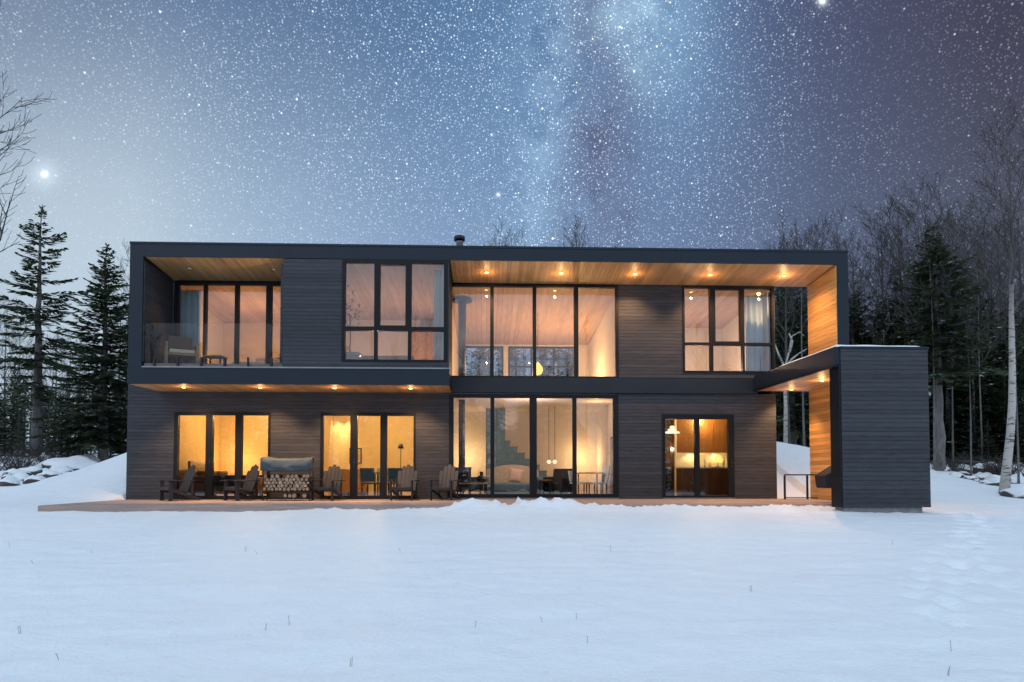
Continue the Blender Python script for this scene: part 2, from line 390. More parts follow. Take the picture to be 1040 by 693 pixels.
# ------------------------------------------------------------------ ground
def ss(a, b, x):
    t = max(0, min(1, (x-a)/(b-a))); return t*t*(3-2*t)
rng = random.Random(4)
prints = []
for i in range(34):
    t = i/33; y = -2.6 - 8.8*t
    x = 10.5 - 6.4*t + .25*math.sin(6*t) + (.16 if i % 2 else -.16)
    prints.append((x + rng.uniform(-.07, .07), y + rng.uniform(-.05, .05)))
for i in range(20):
    t = i/19; prints.append((10.9 - 6.2*t + rng.uniform(-.35, .35), -2.6 - 8.2*t + rng.uniform(-.3, .3)))
def ground_z(x, y):
    n = noise.noise
    # lawn falling away from the house
    if y < -2.0: z = -.10 - .053*(-2.9-y) if y < -2.9 else -.10
    else: z = -.10 + .10*ss(-2.0, 0, y)
    if y < -17: z = -.10-.053*14.1 - .01*min(60, -17-y)
    z += .05*n(Vector((x*.25, y*.30, 3))) + .024*n(Vector((x*.8, y*1.5, 7))) + .013*n(Vector((x*1.3, y*4.2, 1)))
    if -14.5 < y < -1.5 and abs(x) < 15: z += .010*n(Vector((x*2.2, y*6.5, 11))) + .006*n(Vector((x*5, y*5, 12))) - .012*max(0, n(Vector((x*1.1, y*1.4, 21)))-.45)*4
    # snow thrown off the deck
    if -3.8 < y < -1.2:
        b = math.exp(-((y+2.25)/.50)**2)
        amp = .035 + .05*ss(-5.2, -3.6, x) + .05*ss(-1.6, 0, x)*ss(9.0, 7.6, x) + .15*math.exp(-((x-.5)/1.5)**2)
        amp *= 1 if -10.3 < x < 9 else 0
        z += b*amp*(.80 + .60*n(Vector((x*1.1, y, 0))) + .45*n(Vector((x*4.1, y*4, 5))) + .55*abs(n(Vector((x*6.5, y*6.5, 5)))) + .38*n(Vector((x*12, y*12, 5))))
    # bank behind and beside the house
    if x < -9.76:  P = max(0, min(1.70, 1.42 + .40*(x+11.4))); k = ss(.6, 6.0, y)
    elif x > 9.6:  P = max(0, min(1.5, 1.5 - .21*(x-11.2))); k = ss(.5, 8.5, y)
    else:          P = 1.5; k = ss(1.75, 8.0, y)
    if P < .35: P = .35*math.exp((P-.35)/.35) if P > 0 else .129
    z += P*k
    if y > 3: z += .085*(min(y, 14)-3) + .055*max(0, min(y, 60)-14) + (.10*n(Vector((x*.5, y*.5, 9))) + .10*n(Vector((x*1.7, y*1.7, 2))))*ss(7, 13, y)
    # rough snow over brush on the left
    if x < -13 and y > 0:
        z += ss(-13, -16, x)*ss(0, 5, y)*(.40*abs(n(Vector((x*.9, y*.9, 4)))) + .28*abs(n(Vector((x*2.4, y*2.4, 8)))))
    if x > 11 and y > 3:
        z += ss(11, 15, x)*ss(4, 8, y)*(.30*abs(n(Vector((x*.9, y*.9, 14)))) + .22*abs(n(Vector((x*2.6, y*2.6, 8)))))
    for (fx, fy) in prints if (3 < x < 14 and -12.5 < y < -1.5) else ():
        d2 = (x-fx)**2 + ((y-fy)*.8)**2
        if d2 < .3: z += -.085*math.exp(-d2/.013) + .028*math.exp(-d2/.06)
    if -9.71 < x < 8.12 and 1.62 < y < 7.55: z = -.4
    if -9.82 < x < 9.05 and -1.62 < y <= 1.62: z = min(z, -.12)
    if 8.0 < x < 9.10 and 1.5 < y < 2.2: z = min(z, .04 + .1*(y-1.5))
    return z
def steps(a, b, h):
    n = max(1, round((b-a)/h)); return [a+(b-a)*i/n for i in range(n)]
xs = steps(-300, -60, 30) + steps(-60, -26, 1.5) + steps(-26, -12, .35) + steps(-12, -9.76, .12) + [-9.76, -9.73, -9.69] + steps(-9.6, 8.1, .10) + [8.13, 8.2] + steps(8.3, 14, .07) + steps(14, 30, .4) + steps(30, 60, 2) + steps(60, 300, 30) + [300]
ys = steps(-300, -30, 30) + steps(-30, -14, 1) + steps(-14, -3.2, .075) + steps(-3.2, -1.66, .055) + [-1.64, -1.61] + steps(-1.5, 1.6, .25) + [1.61, 1.64, 1.76] + steps(1.9, 7.5, .25) + [7.54, 7.6] + steps(7.8, 16, .35) + steps(16, 40, .8) + steps(40, 100, 6) + steps(100, 400, 50) + [400]
g = MB(); nx = len(xs)
for y in ys:
    for x in xs: g.v.append((x, y, ground_z(x, y)))
for j in range(len(ys)-1):
    for i in range(nx-1):
        a = j*nx+i; g.face([a, a+1, a+1+nx, a+nx], 0, (.5,.5,.5), True)
go = g.build('snow_ground', m_['snow']); go['kind'] = 'structure'
go['label'] = 'smooth blue white snow covering the lawn and banks'

# ------------------------------------------------------------------ house
XL, XR, W, XE, XC = -8.95, 9.43, 1.6, 8.16, -.96
house = thing('house', 'two storey dark clad modern house with cedar soffits and lit windows', 'house')
rb = random.Random(11)
def rnd3(): t = rb.random(); return (t, t, t)

def clad(name, a0, a1, z0, z1, holes, place, parent=house, pitch=.096, mat='cladding', gap=.006, thick=.022, seg=(1.6, 3.9), off=0.0):
    """horizontal boards over the rectangle a0..a1 x z0..z1 minus holes; place(a, d, z) maps to the world (d = depth into the wall)"""
    mb = MB()
    def add(x0, x1, y0, y1, zz0, zz1, mat_i, t):
        P = [place(x0,y0,zz0), place(x1,y0,zz0), place(x1,y1,zz0), place(x0,y1,zz0), place(x0,y0,zz1), place(x1,y0,zz1), place(x1,y1,zz1), place(x0,y1,zz1)]
        mb.hexa(P, mat_i, t)
    # backing sheet cut round the holes
    cuts = sorted({z0, z1} | {h[2] for h in holes} | {h[3] for h in holes}); cuts = [c for c in cuts if z0 <= c <= z1]
    def spans(zz0, zz1):
        segs = [(a0, a1)]
        for (h0, h1, g0, g1) in holes:
            if g0 < zz1-1e-6 and g1 > zz0+1e-6:
                ns = []
                for s0, s1 in segs:
                    if h1 <= s0 or h0 >= s1: ns.append((s0, s1)); continue
                    if h0 > s0: ns.append((s0, h0))
                    if h1 < s1: ns.append((h1, s1))
                segs = ns
        return segs
    for c0, c1 in zip(cuts[:-1], cuts[1:]):
        for s0, s1 in spans(c0, c1): add(s0, s1, thick, thick+.10, c0, c1, 1, (.5,.5,.5))
    z = z0 + off
    while z < z1-1e-4:
        b0, b1 = z+gap/2, min(z+pitch, z1)-gap/2
        if b1-b0 > .02:
            cc = [b0] + sorted({h for q in holes for h in q[2:4] if b0 < h < b1}) + [b1]
            for c0, c1 in zip(cc[:-1], cc[1:]):
                for s0, s1 in spans(c0, c1):
                    p = s0
                    while p < s1-1e-4:
                        q = min(s1, p + rb.uniform(*seg))
                        if s1-q < .4: q = s1
                        add(p, q-(.003 if q < s1 else 0), 0, thick-.002, c0, c1, 0, rnd3()); p = q
        z += pitch
    return mb.build(name, [m_[mat], m_['black_gap']], parent)

def planks_soffit(name, x0, x1, y0, y1, zf, parent=house, pitch=.105, mat='cedar_y', gap=.005, th=.02):
    """planks running front to back under a (sloping) soffit; zf(y) is the underside"""
    mb = MB(); x = x0
    while x < x1-1e-4:
        b0, b1 = x+gap/2, min(x+pitch, x1)-gap/2
        if b1 > b0:
            t = rnd3()
            mb.hexa([(b0,y0,zf(y0)),(b1,y0,zf(y0)),(b1,y1,zf(y1)),(b0,y1,zf(y1)),(b0,y0,zf(y0)+th),(b1,y0,zf(y0)+th),(b1,y1,zf(y1)+th),(b0,y1,zf(y1)+th)], 0, t)
        x += pitch
    e = th+.002
    mb.hexa([(x0,y0,zf(y0)+e),(x1,y0,zf(y0)+e),(x1,y1,zf(y1)+e),(x0,y1,zf(y1)+e),(x0,y0,zf(y0)+e+.03),(x1,y0,zf(y0)+e+.03),(x1,y1,zf(y1)+e+.03),(x0,y1,zf(y1)+e+.03)], 1, (.5,.5,.5))
    return mb.build(name, [m_[mat], m_['black_gap']], parent)

zs = lambda y: 6.21 - .0875*y           # underside of the roof overhang
FW = lambda a, d, z: (a, d, z)           # front plane
WW = lambda a, d, z: (a, W+d, z)         # recessed plane
# --- roof and its fascia
mb = MB(); zt = lambda y: 6.56 - .0875*y
mb.hexa([(XL,.04,zs(.04)+.056),(XR,.04,zs(.04)+.056),(XR,W,zs(W)+.056),(XL,W,zs(W)+.056),(XL,.04,zt(.04)),(XR,.04,zt(.04)),(XR,W,zt(W)),(XL,W,zt(W))])
mb.hexa([(XL,W,zs(W)+.056),(XE,W,zs(W)+.056),(XE,8.0,zs(8)+.056),(XL,8.0,zs(8)+.056),(XL,W,zt(W)),(XE,W,zt(W)),(XE,8.0,zt(8)),(XL,8.0,zt(8))])
roof = mb.build('roof', m_['dark_metal'], house)
mb = MB(); mb.box(XL, XR, 0, .038, 6.21, 6.53)
mb.box(XL-.012, XR+.012, -.014, .06, 6.532, 6.585)
mb.build('fascia', m_['dark_metal'], roof)
mb = MB(); mb.box(XL+.0, XR, .062, 7.9, 6.0, 6.0)  if False else None
# chimney cap and roof vents
mb = MB(); mb.lathe([(.10,0),(.10,1.25),(.115,1.27),(.115,1.3)], 16); mb.lathe([(.16,1.32),(.16,1.44),(.10,1.47)], 16, 1)
ch = mb.build('chimney', [m_['steel'], m_['black_paint']], roof); ch.location = (-.80, 2.6, zt(2.6)-.05)
mb = MB(); mb.lathe([(.035,0),(.035,.34),(.05,.35),(.05,.42)], 10)
v1 = mb.build('vent_pipe', m_['black_paint'], roof); v1.location = (-8.55, 1.0, zt(1)-.02)
v2 = v1.copy(); COL.objects.link(v2); v2.parent = roof; v2.location = (4.25, 1.6, zt(1.6)-.02); v2.scale = (2.0, 2.0, .75)

# --- fins (side blades)
mb = MB(); mb.box(XL, -8.62, 0, W, 3.0, 6.208); mb.build('side_blade', m_['dark_metal'], house)
clad('wall', .03, W-.002, 3.56, 6.1, [], lambda a, d, z: (-8.59-d*.9, a, z))
clad('wall', W+.13, 8.0, 0.05, 3.22, [], lambda a, d, z: (-9.76+d-.002, a, z))
clad('wall', -9.76, -8.96, 2.996, 3.22, [], WW)
mb = MB(); mb.box(-9.77, -8.93, W-.015, 8.0, 3.222, 3.26); mb.build('lower_roof', m_['dark_metal'], house)
clad('wall', W+.01, 8.0, 3.0, 5.7, [], lambda a, d, z: (XL+d-.002, a, z))
mb = MB(); mb.box(9.135, XR, 0, W, -.3, 6.208); mb.build('side_blade', m_['dark_metal'], house)
clad('cedar_lining', .012, W-.004, 0.05, 6.20, [], lambda a, d, z: (9.11+d, a, min(z, zs(a)-.004)), pitch=.105, mat='cedar_x', gap=.005, thick=.02)

# --- soffits
sof_b = planks_soffit('soffit', -8.585, -5.14, .04, W+.02, zs)
sof_u = planks_soffit('soffit', XC+.03, 9.108, .04, W+.02, zs)
sof_l = planks_soffit('soffit', -8.94, XC, .05, W-.002, lambda y: 2.995)

# --- upper projecting block (front plane)
z_mid = (-3.66, -.99, 3.585, 6.205)
clad('wall', -5.14, XC, 3.43, 6.208, [z_mid], FW, off=-.02)
mb = MB(); mb.box(XC-.03, XC, .03, W, 3.0, 6.20); mb.build('wall', m_['window_metal'], house)      # return beside the tall glazing
mb = MB(); mb.box(-5.24, -5.14-.0, .13, W, 3.56, 6.1); mb.build('wall', m_['cladding'], house)       # balcony side return
# floor slab edge with drip trim
mb = MB(); mb.box(XL, XC+.02, -.03, .045, 3.0, 3.40); edge = mb.build('slab_edge', m_['dark_metal'], house)
mb = MB(); mb.box(XL+.36, XC+.03, -.05, .10, 3.402, 3.438); mb.build('drip_trim', m_['steel'], edge)
mb = MB(); mb.box(XL+.17, XC-.03, .05, W, 3.03, 3.40); mb.build('floor_slab', m_['black_gap'], house)
mb = MB(); mb.box(-8.6, -5.16, .10, W-.02, 3.402, 3.53, 0)
mb.build('balcony_floor', m_['deck_wood'], house)

# --- recessed walls
L1 = (-8.50, -5.91, .05, 2.43); L2 = (-4.55, -1.95, .05, 2.43); LC = (-1.03, 3.68, .05, 2.96); LR = (4.91, 6.95, .05, 2.42)
clad('wall', -9.76, -1.03, .05, 2.995, [L1, L2], WW)
clad('wall', 3.68, XE, .05, 2.998, [LR], WW)
UC = (-1.03, 3.70, 3.42, 6.04); UR = (5.52, 8.13, 3.59, 6.07)
clad('wall', 3.70, XE, 3.44, 6.06, [UR], WW)
clad('wall', W+.13, 7.9, .05, 5.9, [], lambda a, d, z: (XE-d+.002, a, z))     # end wall to the passage
mb = MB(); mb.box(XC, 7.62, W-.075, W+.10, 3.0, 3.42); mb.build('floor_band', m_['dark_metal'], house)
mb = MB(); mb.box(XC, XE, W-.012, W+.14, 6.072, zs(W)-.004); mb.build('head_trim', m_['window_metal'], house)

# --- porch roof with its screen wall
PX0, PX1 = 7.52, 9.58
mb = MB()
mb.box(PX0, PX1, -2.90, -.003, 3.12, 3.50); mb.box(PX0, 9.108, -.001, W-.08, 3.12, 3.50)
porch = mb.build('porch_roof', m_['dark_metal'], house)
psof = planks_soffit('soffit', PX0+.06, 9.108, -2.55, W-.08, lambda y: 3.07)
mb = MB(); mb.box(PX0-.012, PX0+.058, -2.9, W-.08, 3.06, 3.118); mb.build('edge_trim', m_['window_metal'], porch)
# snow lying on the porch roof
mb = MB(); nxs, nys = 22, 30
pts = {}
for j in range(nys+1):
    for i in range(nxs+1):
        u, v = i/nxs, j/nys; x = PX0+.015+u*(PX1-PX0-.03); y = -2.89+v*2.86
        e = min(u, 1-u, v*1.4, 1)*12; z = 3.503 + .075*min(1, e)**.5*(1+.25*noise.noise(Vector((x*2, y*2, 0))))
        if u > .93: z -= .04*(u-.93)/.07
        pts[i, j] = len(mb.v); mb.v.append((x, y, z))
for j in range(nys):
    for i in range(nxs): mb.face([pts[i,j], pts[i+1,j], pts[i+1,j+1], pts[i,j+1]], 0, (.5,.5,.5), True)
mb.build('snow_cap', m_['snow'], porch)
SX0, SX1 = 7.645, 9.57
scr = clad('privacy_screen', SX0+.0, SX1, .03, 3.45, [], lambda a, d, z: (a, -2.9+d-.02, z))
mb = MB(); mb.box(SX0-.05, SX0-.004, -2.91, -2.52, .03, 3.118); mb.box(SX0, SX1-.01, -2.775, -2.52, .03, 3.118); mb.build('screen_core', m_['window_metal'], scr)
mb = MB(); mb.box(PX0-.0+.1, PX1+.012, -2.935, -2.902, 3.452, 3.506); mb.build('edge_trim', m_['dark_metal'], porch)
mb = MB(); mb.box(SX0+.02, 9.42, -2.86, -2.54, -.5, .026); mb.build('foundation', m_['concrete'], house)

# --- windows and doors
glass, wm = m_['window_glass'], m_['window_metal']
def glazing(name, x0, x1, z0, z1, bars, panes, y, depth=.11, parent=house, label=None):
    """bars: frame members (x0,x1,z0,z1); panes: glass rectangles"""
    mb = MB()
    for b in bars: mb.box(b[0], b[1], y-.02, y+depth, b[2], b[3])
    o = mb.build(name, wm, parent)
    for p in panes:
        g_ = MB(); g_.box(p[0]-.012, p[1]+.012, y+.045, y+.057, p[2]-.012, p[3]+.012); g_.build('pane', glass, o)
    return o
def grid(name, xsf, zsf, y, **k):
    """xsf: [outer0, pane0a, pane0b, pane1a ... outer1]; zsf likewise"""
    x0, x1, z0, z1 = xsf[0], xsf[-1], zsf[0], zsf[-1]
    bars, panes = [], []
    for a, b in zip(xsf[0::2], xsf[1::2]): bars.append((a, b, z0, z1))
    for a, b in zip(xsf[1:-1:2], xsf[2:-1:2]):
        for c, d in zip(zsf[0::2], zsf[1::2]): bars.append((a+.0005, b-.0005, c+.0005, d-.0005))
        for c, d in zip(zsf[1:-1:2], zsf[2:-1:2]): panes.append((a, b, c, d))
    return glazing(name, x0, x1, z0, z1, bars, panes, y, **k)
grid('window', [-3.66,-3.58,-2.85,-2.765,-1.995,-1.91,-1.09,-.99], [3.585,3.64,4.38,4.48,6.12,6.205], 0)
mb = MB(); mb.box(-2.77, -2.70, -.03, .07, 4.44, 6.14); mb.box(-2.06, -1.99, -.03, .07, 4.44, 6.14); mb.box(-2.70, -2.06, -.03, .07, 4.44, 4.51); mb.box(-2.70, -2.06, -.03, .07, 6.07, 6.14)
mb.build('sash', wm, house)
grid('window', [-1.03,-.96,.10,.20,1.29,1.39,2.45,2.57,3.62,3.70], [3.42,3.47,5.98,6.04], W)
grid('window', [5.52,5.58,6.30,6.385,7.215,7.28,8.07,8.13], [3.59,3.645,4.37,4.45,6.0,6.07], W)
mb = MB(); mb.box(6.38, 6.45, W-.03, W+.07, 4.41, 6.02); mb.box(7.15, 7.22, W-.03, W+.07, 4.41, 6.02); mb.box(6.45, 7.15, W-.03, W+.07, 4.41, 4.48); mb.box(6.45, 7.15, W-.03, W+.07, 5.95, 6.02)
mb.build('sash', wm, house)
grid('window', [-1.03,-.91,.11,.22,1.20,1.40,2.40,2.51,3.54,3.68], [.05,.19,2.86,2.96], W)
grid('window', [-8.56,-8.45,-7.77,-7.69,-6.92,-6.82,-6.07,-5.92,-5.2,-5.14], [3.53,3.60,5.95,6.05], W)
def handle(parent, x, y, z=1.05):
    h = MB(); h.box(x-.02, x+.02, y-.012, y, z-.12, z+.12); h.tube([(x, y-.01, z), (x, y-.06, z), (x+.10, y-.06, z)], .011, 6)
    h.build('handle', m_['black_paint'], parent)
d = grid('glass_door', [-8.50,-8.40,-7.65,-7.47,-6.86,-6.68,-5.97,-5.91], [.05,.15,2.35,2.43], W); handle(d, -7.53, W-.02)
d = grid('glass_door', [-4.55,-4.48,-3.74,-3.55,-2.92,-2.74,-2.01,-1.95], [.05,.15,2.35,2.43], W); handle(d, -3.62, W-.02)
d = grid('glass_door', [4.91,5.0,5.84,5.97,6.79,6.95], [.05,.14,2.28,2.42], W); handle(d, 6.87, W-.02)
for a, b in ((-1.03, 3.68), (4.91, 6.95)):
    mb = MB(); mb.box(a, b, W-.10, W-.025, .052, .085); mb.build('threshold', m_['steel'], house)

# --- balcony balustrade of glass
mb = MB(); mb.box(-8.56, -5.17, .055, .067, 3.50, 4.54); bal = mb.build('balustrade', m_['clear_glass'], house)
for i in range(6):
    mb = MB(); x = -8.33 + i*.58; mb.box(x-.022, x+.022, .03, .054, 3.45, 3.68); mb.box(x-.022, x+.022, .068, .092, 3.45, 3.68)
    mb.build('clamp', m_['black_paint'], bal)

# --- inside: floors, walls, ceilings
def slab(name, x0, x1, y0, y1, z0, z1, mat): 
    b = MB(); b.box(x0, x1, y0, y1, z0, z1); return b.build(name, m_[mat], house)
YI, YB = W+.125, 7.6
slab('wall', -9.60, -8.77, 7.4, 7.5, .05, 3.2, 'plaster'); slab('floor', -8.68, 8.02, YI, YB, -.02, .05, 'floor_wood')
for (a, b, mt, back, bm) in ((-8.66, -5.26, 'plaster', 5.2, 'ochre_plaster'), (-5.10, -1.30, 'plaster', 5.6, 'yellow_plaster'), (-1.14, 3.86, 'plaster', 6.6, 'plaster'), (4.02, 8.02, 'plaster', 5.6, 'dark_veneer')):
    slab('ceiling', a, b, YI, back-.003, 2.92, 3.0, 'plaster'); slab('wall', a, b, back, back+.1, .05, 3.0, bm)
slab('wall', -8.766, -8.663, YI, YB, .05, 3.0, 'ochre_plaster'); slab('wall', -5.257, -5.103, YI, YB, .05, 2.998, 'ochre_plaster'); slab('wall', -1.297, -1.143, YI, YB, .05, 2.998, 'plaster'); slab('wall', 3.863, 4.017, YI, YB, .05, 2.998, 'plaster'); slab('wall', 8.023, 8.03, YI, YB, .05, 2.998, 'dark_veneer')
slab('floor', -8.6, 8.02, YI+.001, YB, 3.19, 3.44, 'floor_wood'); slab('floor', -5.0, -1.0, .16, YI, 3.41, 3.46, 'floor_wood')
zi = lambda y: zs(y) - .06
def ceil_up(x0, x1, y0, y1): planks_soffit('ceiling', x0, x1, y0, y1, zi, mat='ceiling_wood', pitch=.16, gap=.006)
ceil_up(-8.6, -5.20, YI, 5.2); ceil_up(-5.0, -1.14, .14, 4.8); ceil_up(-1.12, 3.74, YI, YB); ceil_up(5.1, 8.02, YI, 5.4)
slab('wall', -8.6, -5.2, 5.2, 5.3, 3.44, 6.0, 'ochre_plaster'); slab('wall', -5.14+.02, -1.14, 4.8, 4.9, 3.44, 6.0, 'plaster'); slab('wall', 5.1, 8.02, 5.4, 5.5, 3.44, 6.0, 'plaster')
slab('wall', -8.70, -8.603, YI, 5.3, 3.44, 6.0, 'plaster'); slab('wall', -5.197, -5.125, YI, YB, 3.44, 6.0, 'plaster'); slab('wall', -5.137, -5.02, .125, 1.72, 3.44, 6.14, 'plaster')
slab('wall', -1.138, -1.00, .14, 1.58, 3.44, 6.13, 'plaster'); slab('wall', -1.138, -1.04, W+.13, YB, 3.44, 5.98, 'plaster'); slab('wall', 3.742, 3.88, YI, YB, 3.44, 5.98, 'plaster'); slab('wall', 4.9, 5.098, YI, YB, 3.44, 5.98, 'plaster'); slab('wall', 8.005, 8.03, YI, 5.4, 3.44, 5.98, 'plaster')
# rear wall of the tall room with its long window
for (a, b, c, d_) in ((-1.04, -.86, 3.44, 5.60), (3.30, 3.74, 3.44, 5.60), (-.86, 3.30, 3.44, 4.05), (-.86, 3.30, 5.42, 5.60), (.62, .80, 4.05, 5.42)):
    slab('wall', a, b, YB, YB+.12, c, d_, 'plaster')
grid('window', [-.86,-.80,.56,.62], [4.05,4.10,5.37,5.42], YB); grid('window', [.80,.86,1.62,1.67,2.45,2.50,3.24,3.30], [4.05,4.10,4.66,4.71,5.37,5.42], YB)
slab('wall', -8.9, -8.0, 8.0-.05, 8.0, .05, 5.8, 'cladding')

# --- downlights under the soffits
def downlight(parent, x, y, z, on=True, spot_e=80, pt_e=5, cone=104):
    b = MB(); b.lathe([(.060, -.012), (.060, .0)], 14, 0, c=(x, y, z)); b.lathe([(.018, -.030), (.040, -.022), (.048, -.0125)], 14, 1, c=(x, y, z))
    b.build('downlight', [m_['steel'], m_['lamp_glow' if on else 'lamp_off_glow']], parent)
    if on:
        spot((x, y, z-.05), spot_e, size=cone, rx=R(17 if cone < 120 else 4)); point((x, y, z-.20), pt_e, (1, .55, .23), .03, 'soffit_fill')  # the point is an extra unseen light that brightens the soffit
for x in (.0, 2.0, 4.0, 6.05, 8.08): downlight(sof_u, x, .78, zs(.78), spot_e=250 if x < 8 else 270, pt_e=6 if x < 8 else 10, cone=104 if x < 8 else 150)
for x in (-7.78, -5.6): downlight(sof_b, x, .72, zs(.72), False)
for x in (-7.81, -5.86, -3.95, -1.98): downlight(sof_l, x, .55, 2.995, spot_e=300, pt_e=5)
downlight(psof, 8.34, 1.0, 3.07, spot_e=200); downlight(psof, 8.31, -.75, 3.07, spot_e=230, pt_e=9, cone=140)

# ------------------------------------------------------------------ deck
deck = thing('deck', 'low grey brown timber deck along the front of the house, edged by snow', 'deck')
mb = MB(); x0, x1 = -9.9, 9.1
y = -1.75
while y < W+.0:
    p = x0
    while p < x1-.01:
        q = min(x1, p + rb.uniform(2.4, 4.8)); q = x1 if x1-q < .6 else q
        t = rnd3(); yy1 = min(y+.138, W-.002)
        b1 = q-.004
        mb.box(p, b1, y, yy1, .015, .05, 0, t); p = q
    y += .145
mb.build('decking', m_['deck_wood'], deck)
mb = MB(); mb.box(x0+.0, x1, -1.775, -1.752, -.16, .048); mb.box(x0-.022, x0-.002, -1.775, -.03, -.16, .048); mb.box(x0+.05, x1, -1.745, W-.01, -.3, .012, 0)
mb.build('rim_board', m_['deck_wood'], deck)

# ------------------------------------------------------------------ bare lights inside, added without fixtures to brighten the rooms
warm = (1, .62, .28); amber = (1, .57, .20)
def lamp(x, y, z, e, c, r=.05): point((x, y, z), e, c, r)  # unseen point light, no lamp body around it
lamp(-7.0, 3.4, 2.55, 150, amber); lamp(-7.9, 4.6, 1.2, 30, amber)
lamp(-3.2, 3.2, 2.6, 190, (1, .60, .25))
spot((-4.92, 5.35, 2.88), 110, (1, .72, .34), 55, .03, R(6)); spot((-4.60, 5.35, 2.88), 110, (1, .72, .34), 55, .03, R(6))
lamp(-.62, 5.9, 1.3, 40, (1, .56, .24)); lamp(1.3, 2.2, 2.1, 85, (1, .66, .50)); lamp(3.3, 6.0, 1.3, 42, (1, .55, .22)); lamp(3.3, 3.0, 2.6, 14, (1, .52, .2))  # includes an added fill just inside the great room glass
lamp(.6, 3.6, 3.72, 90, (1, .60, .34)); lamp(2.9, 4.9, 3.7, 150, (1, .56, .18)); lamp(2.2, 5.6, 3.72, 60, (1, .60, .34))  # added low behind the sill, out of view, to light ceiling and walls
lamp(-6.9, 3.2, 4.0, 150, (1, .46, .12))
lamp(-1.5, 4.2, 4.1, 60, (1, .54, .18)); lamp(-3.2, 2.6, 4.0, 60, (1, .62, .42)); lamp(6.5, 3.6, 3.9, 90, (1, .62, .38))
lamp(6.9, 3.9, 2.45, 120, (1, .54, .16)); lamp(5.2, 3.0, 2.7, 22, (1, .56, .2))
# ------------------------------------------------------------------ things on the deck
YAW = R(2.15)
def at(px, Y):                    # bearing of the photo's column px -> X on the plane Y
    t = (px-520)/693
    return (Y+17.3)*(math.sin(YAW)+t*math.cos(YAW))/(math.cos(YAW)-t*math.sin(YAW))
def hz(py, X, Y):                 # height seen at row py
    return .76 + (481-py)/693*((Y+17.3)*math.cos(YAW)+X*math.sin(YAW))
DZ0 = .05
def adirondack(label, X, Y, rz):
    t = thing('adirondack_chair', label, 'deck chair', (X, Y, DZ0), rz, 'charcoal adirondack chairs on the deck')
    def part(name, fn, bev=.006):
        mb = MB(); fn(mb); return mb.build(name, m_['chair_poly'], t, bev)
    def seat(mb):
        for i in range(5):
            y = -.34 + i*.105; z = .37 - i*.028
            mb.box(-.27, .27, y, y+.094, z-.018, z+.006, 0, rnd3(), Matrix.Rotation(0, 4, 'X'))
        mb.box(-.27, .27, -.365, -.345, .29, .372)
    part('seat', seat)
    def back(mb):
        M = Matrix.Translation((0, .15, .25)) @ Matrix.Rotation(R(-20), 4, 'X')
        for i in range(5):
            c = -.222 + i*.111; h = .80 - .5*(abs(i-2)/2)**2*.34; w0, w1 = .051, .057
            lean = (i-2)*.007
            tt = rnd3(); b = len(mb.v)
            prof = [(c-w0, 0), (c+w0, 0), (c+w1+lean, h-.03), (c+w1*.5+lean, h+.008-.01*abs(i-2)), (c-w1*.5+lean, h+.008-.01*abs(i-2)), (c-w1+lean, h-.03)]
            for yy in (-.011, .011):
                for (a, z) in prof: mb.v.append(tuple(M @ Vector((a, yy, z))))
            n = len(prof)
            mb.face([b+k for k in range(n)], 0, tt); mb.face([b+n+k for k in range(n)][::-1], 0, tt)
            for k in range(n): mb.face([b+(k+1) % n, b+k, b+n+k, b+n+(k+1) % n], 0, tt)
        for z in (.08, .50): mb.box(-.27, .27, .013, .038, z, z+.06, 0, (.5,.5,.5), M)
    part('backrest', back, .003)
    for s in (-1, 1):
        def arm(mb):
            b = len(mb.v); x = s*.345
            P = [(-.075,-.42),(.075,-.42),(.085,-.3),(.06,.1),(.03,.34),(-.03,.34),(-.06,.1),(-.085,-.3)]
            for z in (.545, .57):
                for (a, y) in P: mb.v.append((x+a, y, z))
            n = len(P); mb.face([b+k for k in range(n)][::-1]); mb.face([b+n+k for k in range(n)])
            for k in range(n): mb.face([b+k, b+(k+1) % n, b+n+(k+1) % n, b+n+k])
        part('arm', arm)
        part('leg', lambda mb: mb.box(s*.30-.015, s*.30+.015, -.36, -.25, 0, .545))
        def rail(mb):
            x = s*.278
            mb.hexa([(x-.014,-.34,.27),(x+.014,-.34,.27),(x+.014,.50,.0),(x-.014,.50,.0),(x-.014,-.34,.36),(x+.014,-.34,.36),(x+.014,.52,.06),(x-.014,.52,.06)])
            mb.box(x-.014, x+.014, .24, .31, .03, .56)
        part('leg', rail)
    t.scale = (.94,)*3; return t
for lab, px, Y, rz in (('charcoal adirondack chair alone by the orange lit glass door, angled away from the firewood', 181, .95, -44),
                       ('charcoal adirondack chair standing just beside the covered firewood rack, turned towards the orange lit door', 246, .95, -40),
                       ('charcoal adirondack chair between the firewood rack and the yellow lit glass door', 333, .95, -14),
                       ('charcoal adirondack chair before the yellow lit door with light showing between its back slats', 411, 1.0, -9),
                       ('charcoal adirondack chair against the dark wall beside the tall great room windows', 452, 1.0, -17)):
    adirondack(lab, at(px, Y), Y, R(rz))

# firewood rack, logs and cover
rx = at(293, .75)
rack = thing('firewood_rack', 'black metal rack of split firewood under a dark cover on the deck', 'firewood rack', (rx, .75, DZ0))
mb = MB()
for s in (-1, 1):
    for y in (-.17, .17): mb.tube([(s*.60, y, 0), (s*.60, y, 1.12)], .014, 8)
    mb.tube([(s*.60, -.17, 1.12), (s*.60, .17, 1.12)], .014, 8)
mb.build('upright', m_['black_paint'], rack)
mb = MB()
for y in (-.17, .17): mb.tube([(-.60, y, .24), (.60, y, .24)], .014, 8); mb.tube([(-.60, y, .07), (.60, y, .07)], .012, 8)
for i in range(7): mb.tube([(-.55+i*.183, -.17, .245), (-.55+i*.183, .17, .245)], .008, 6)
mb.build('shelf', m_['black_paint'], rack)
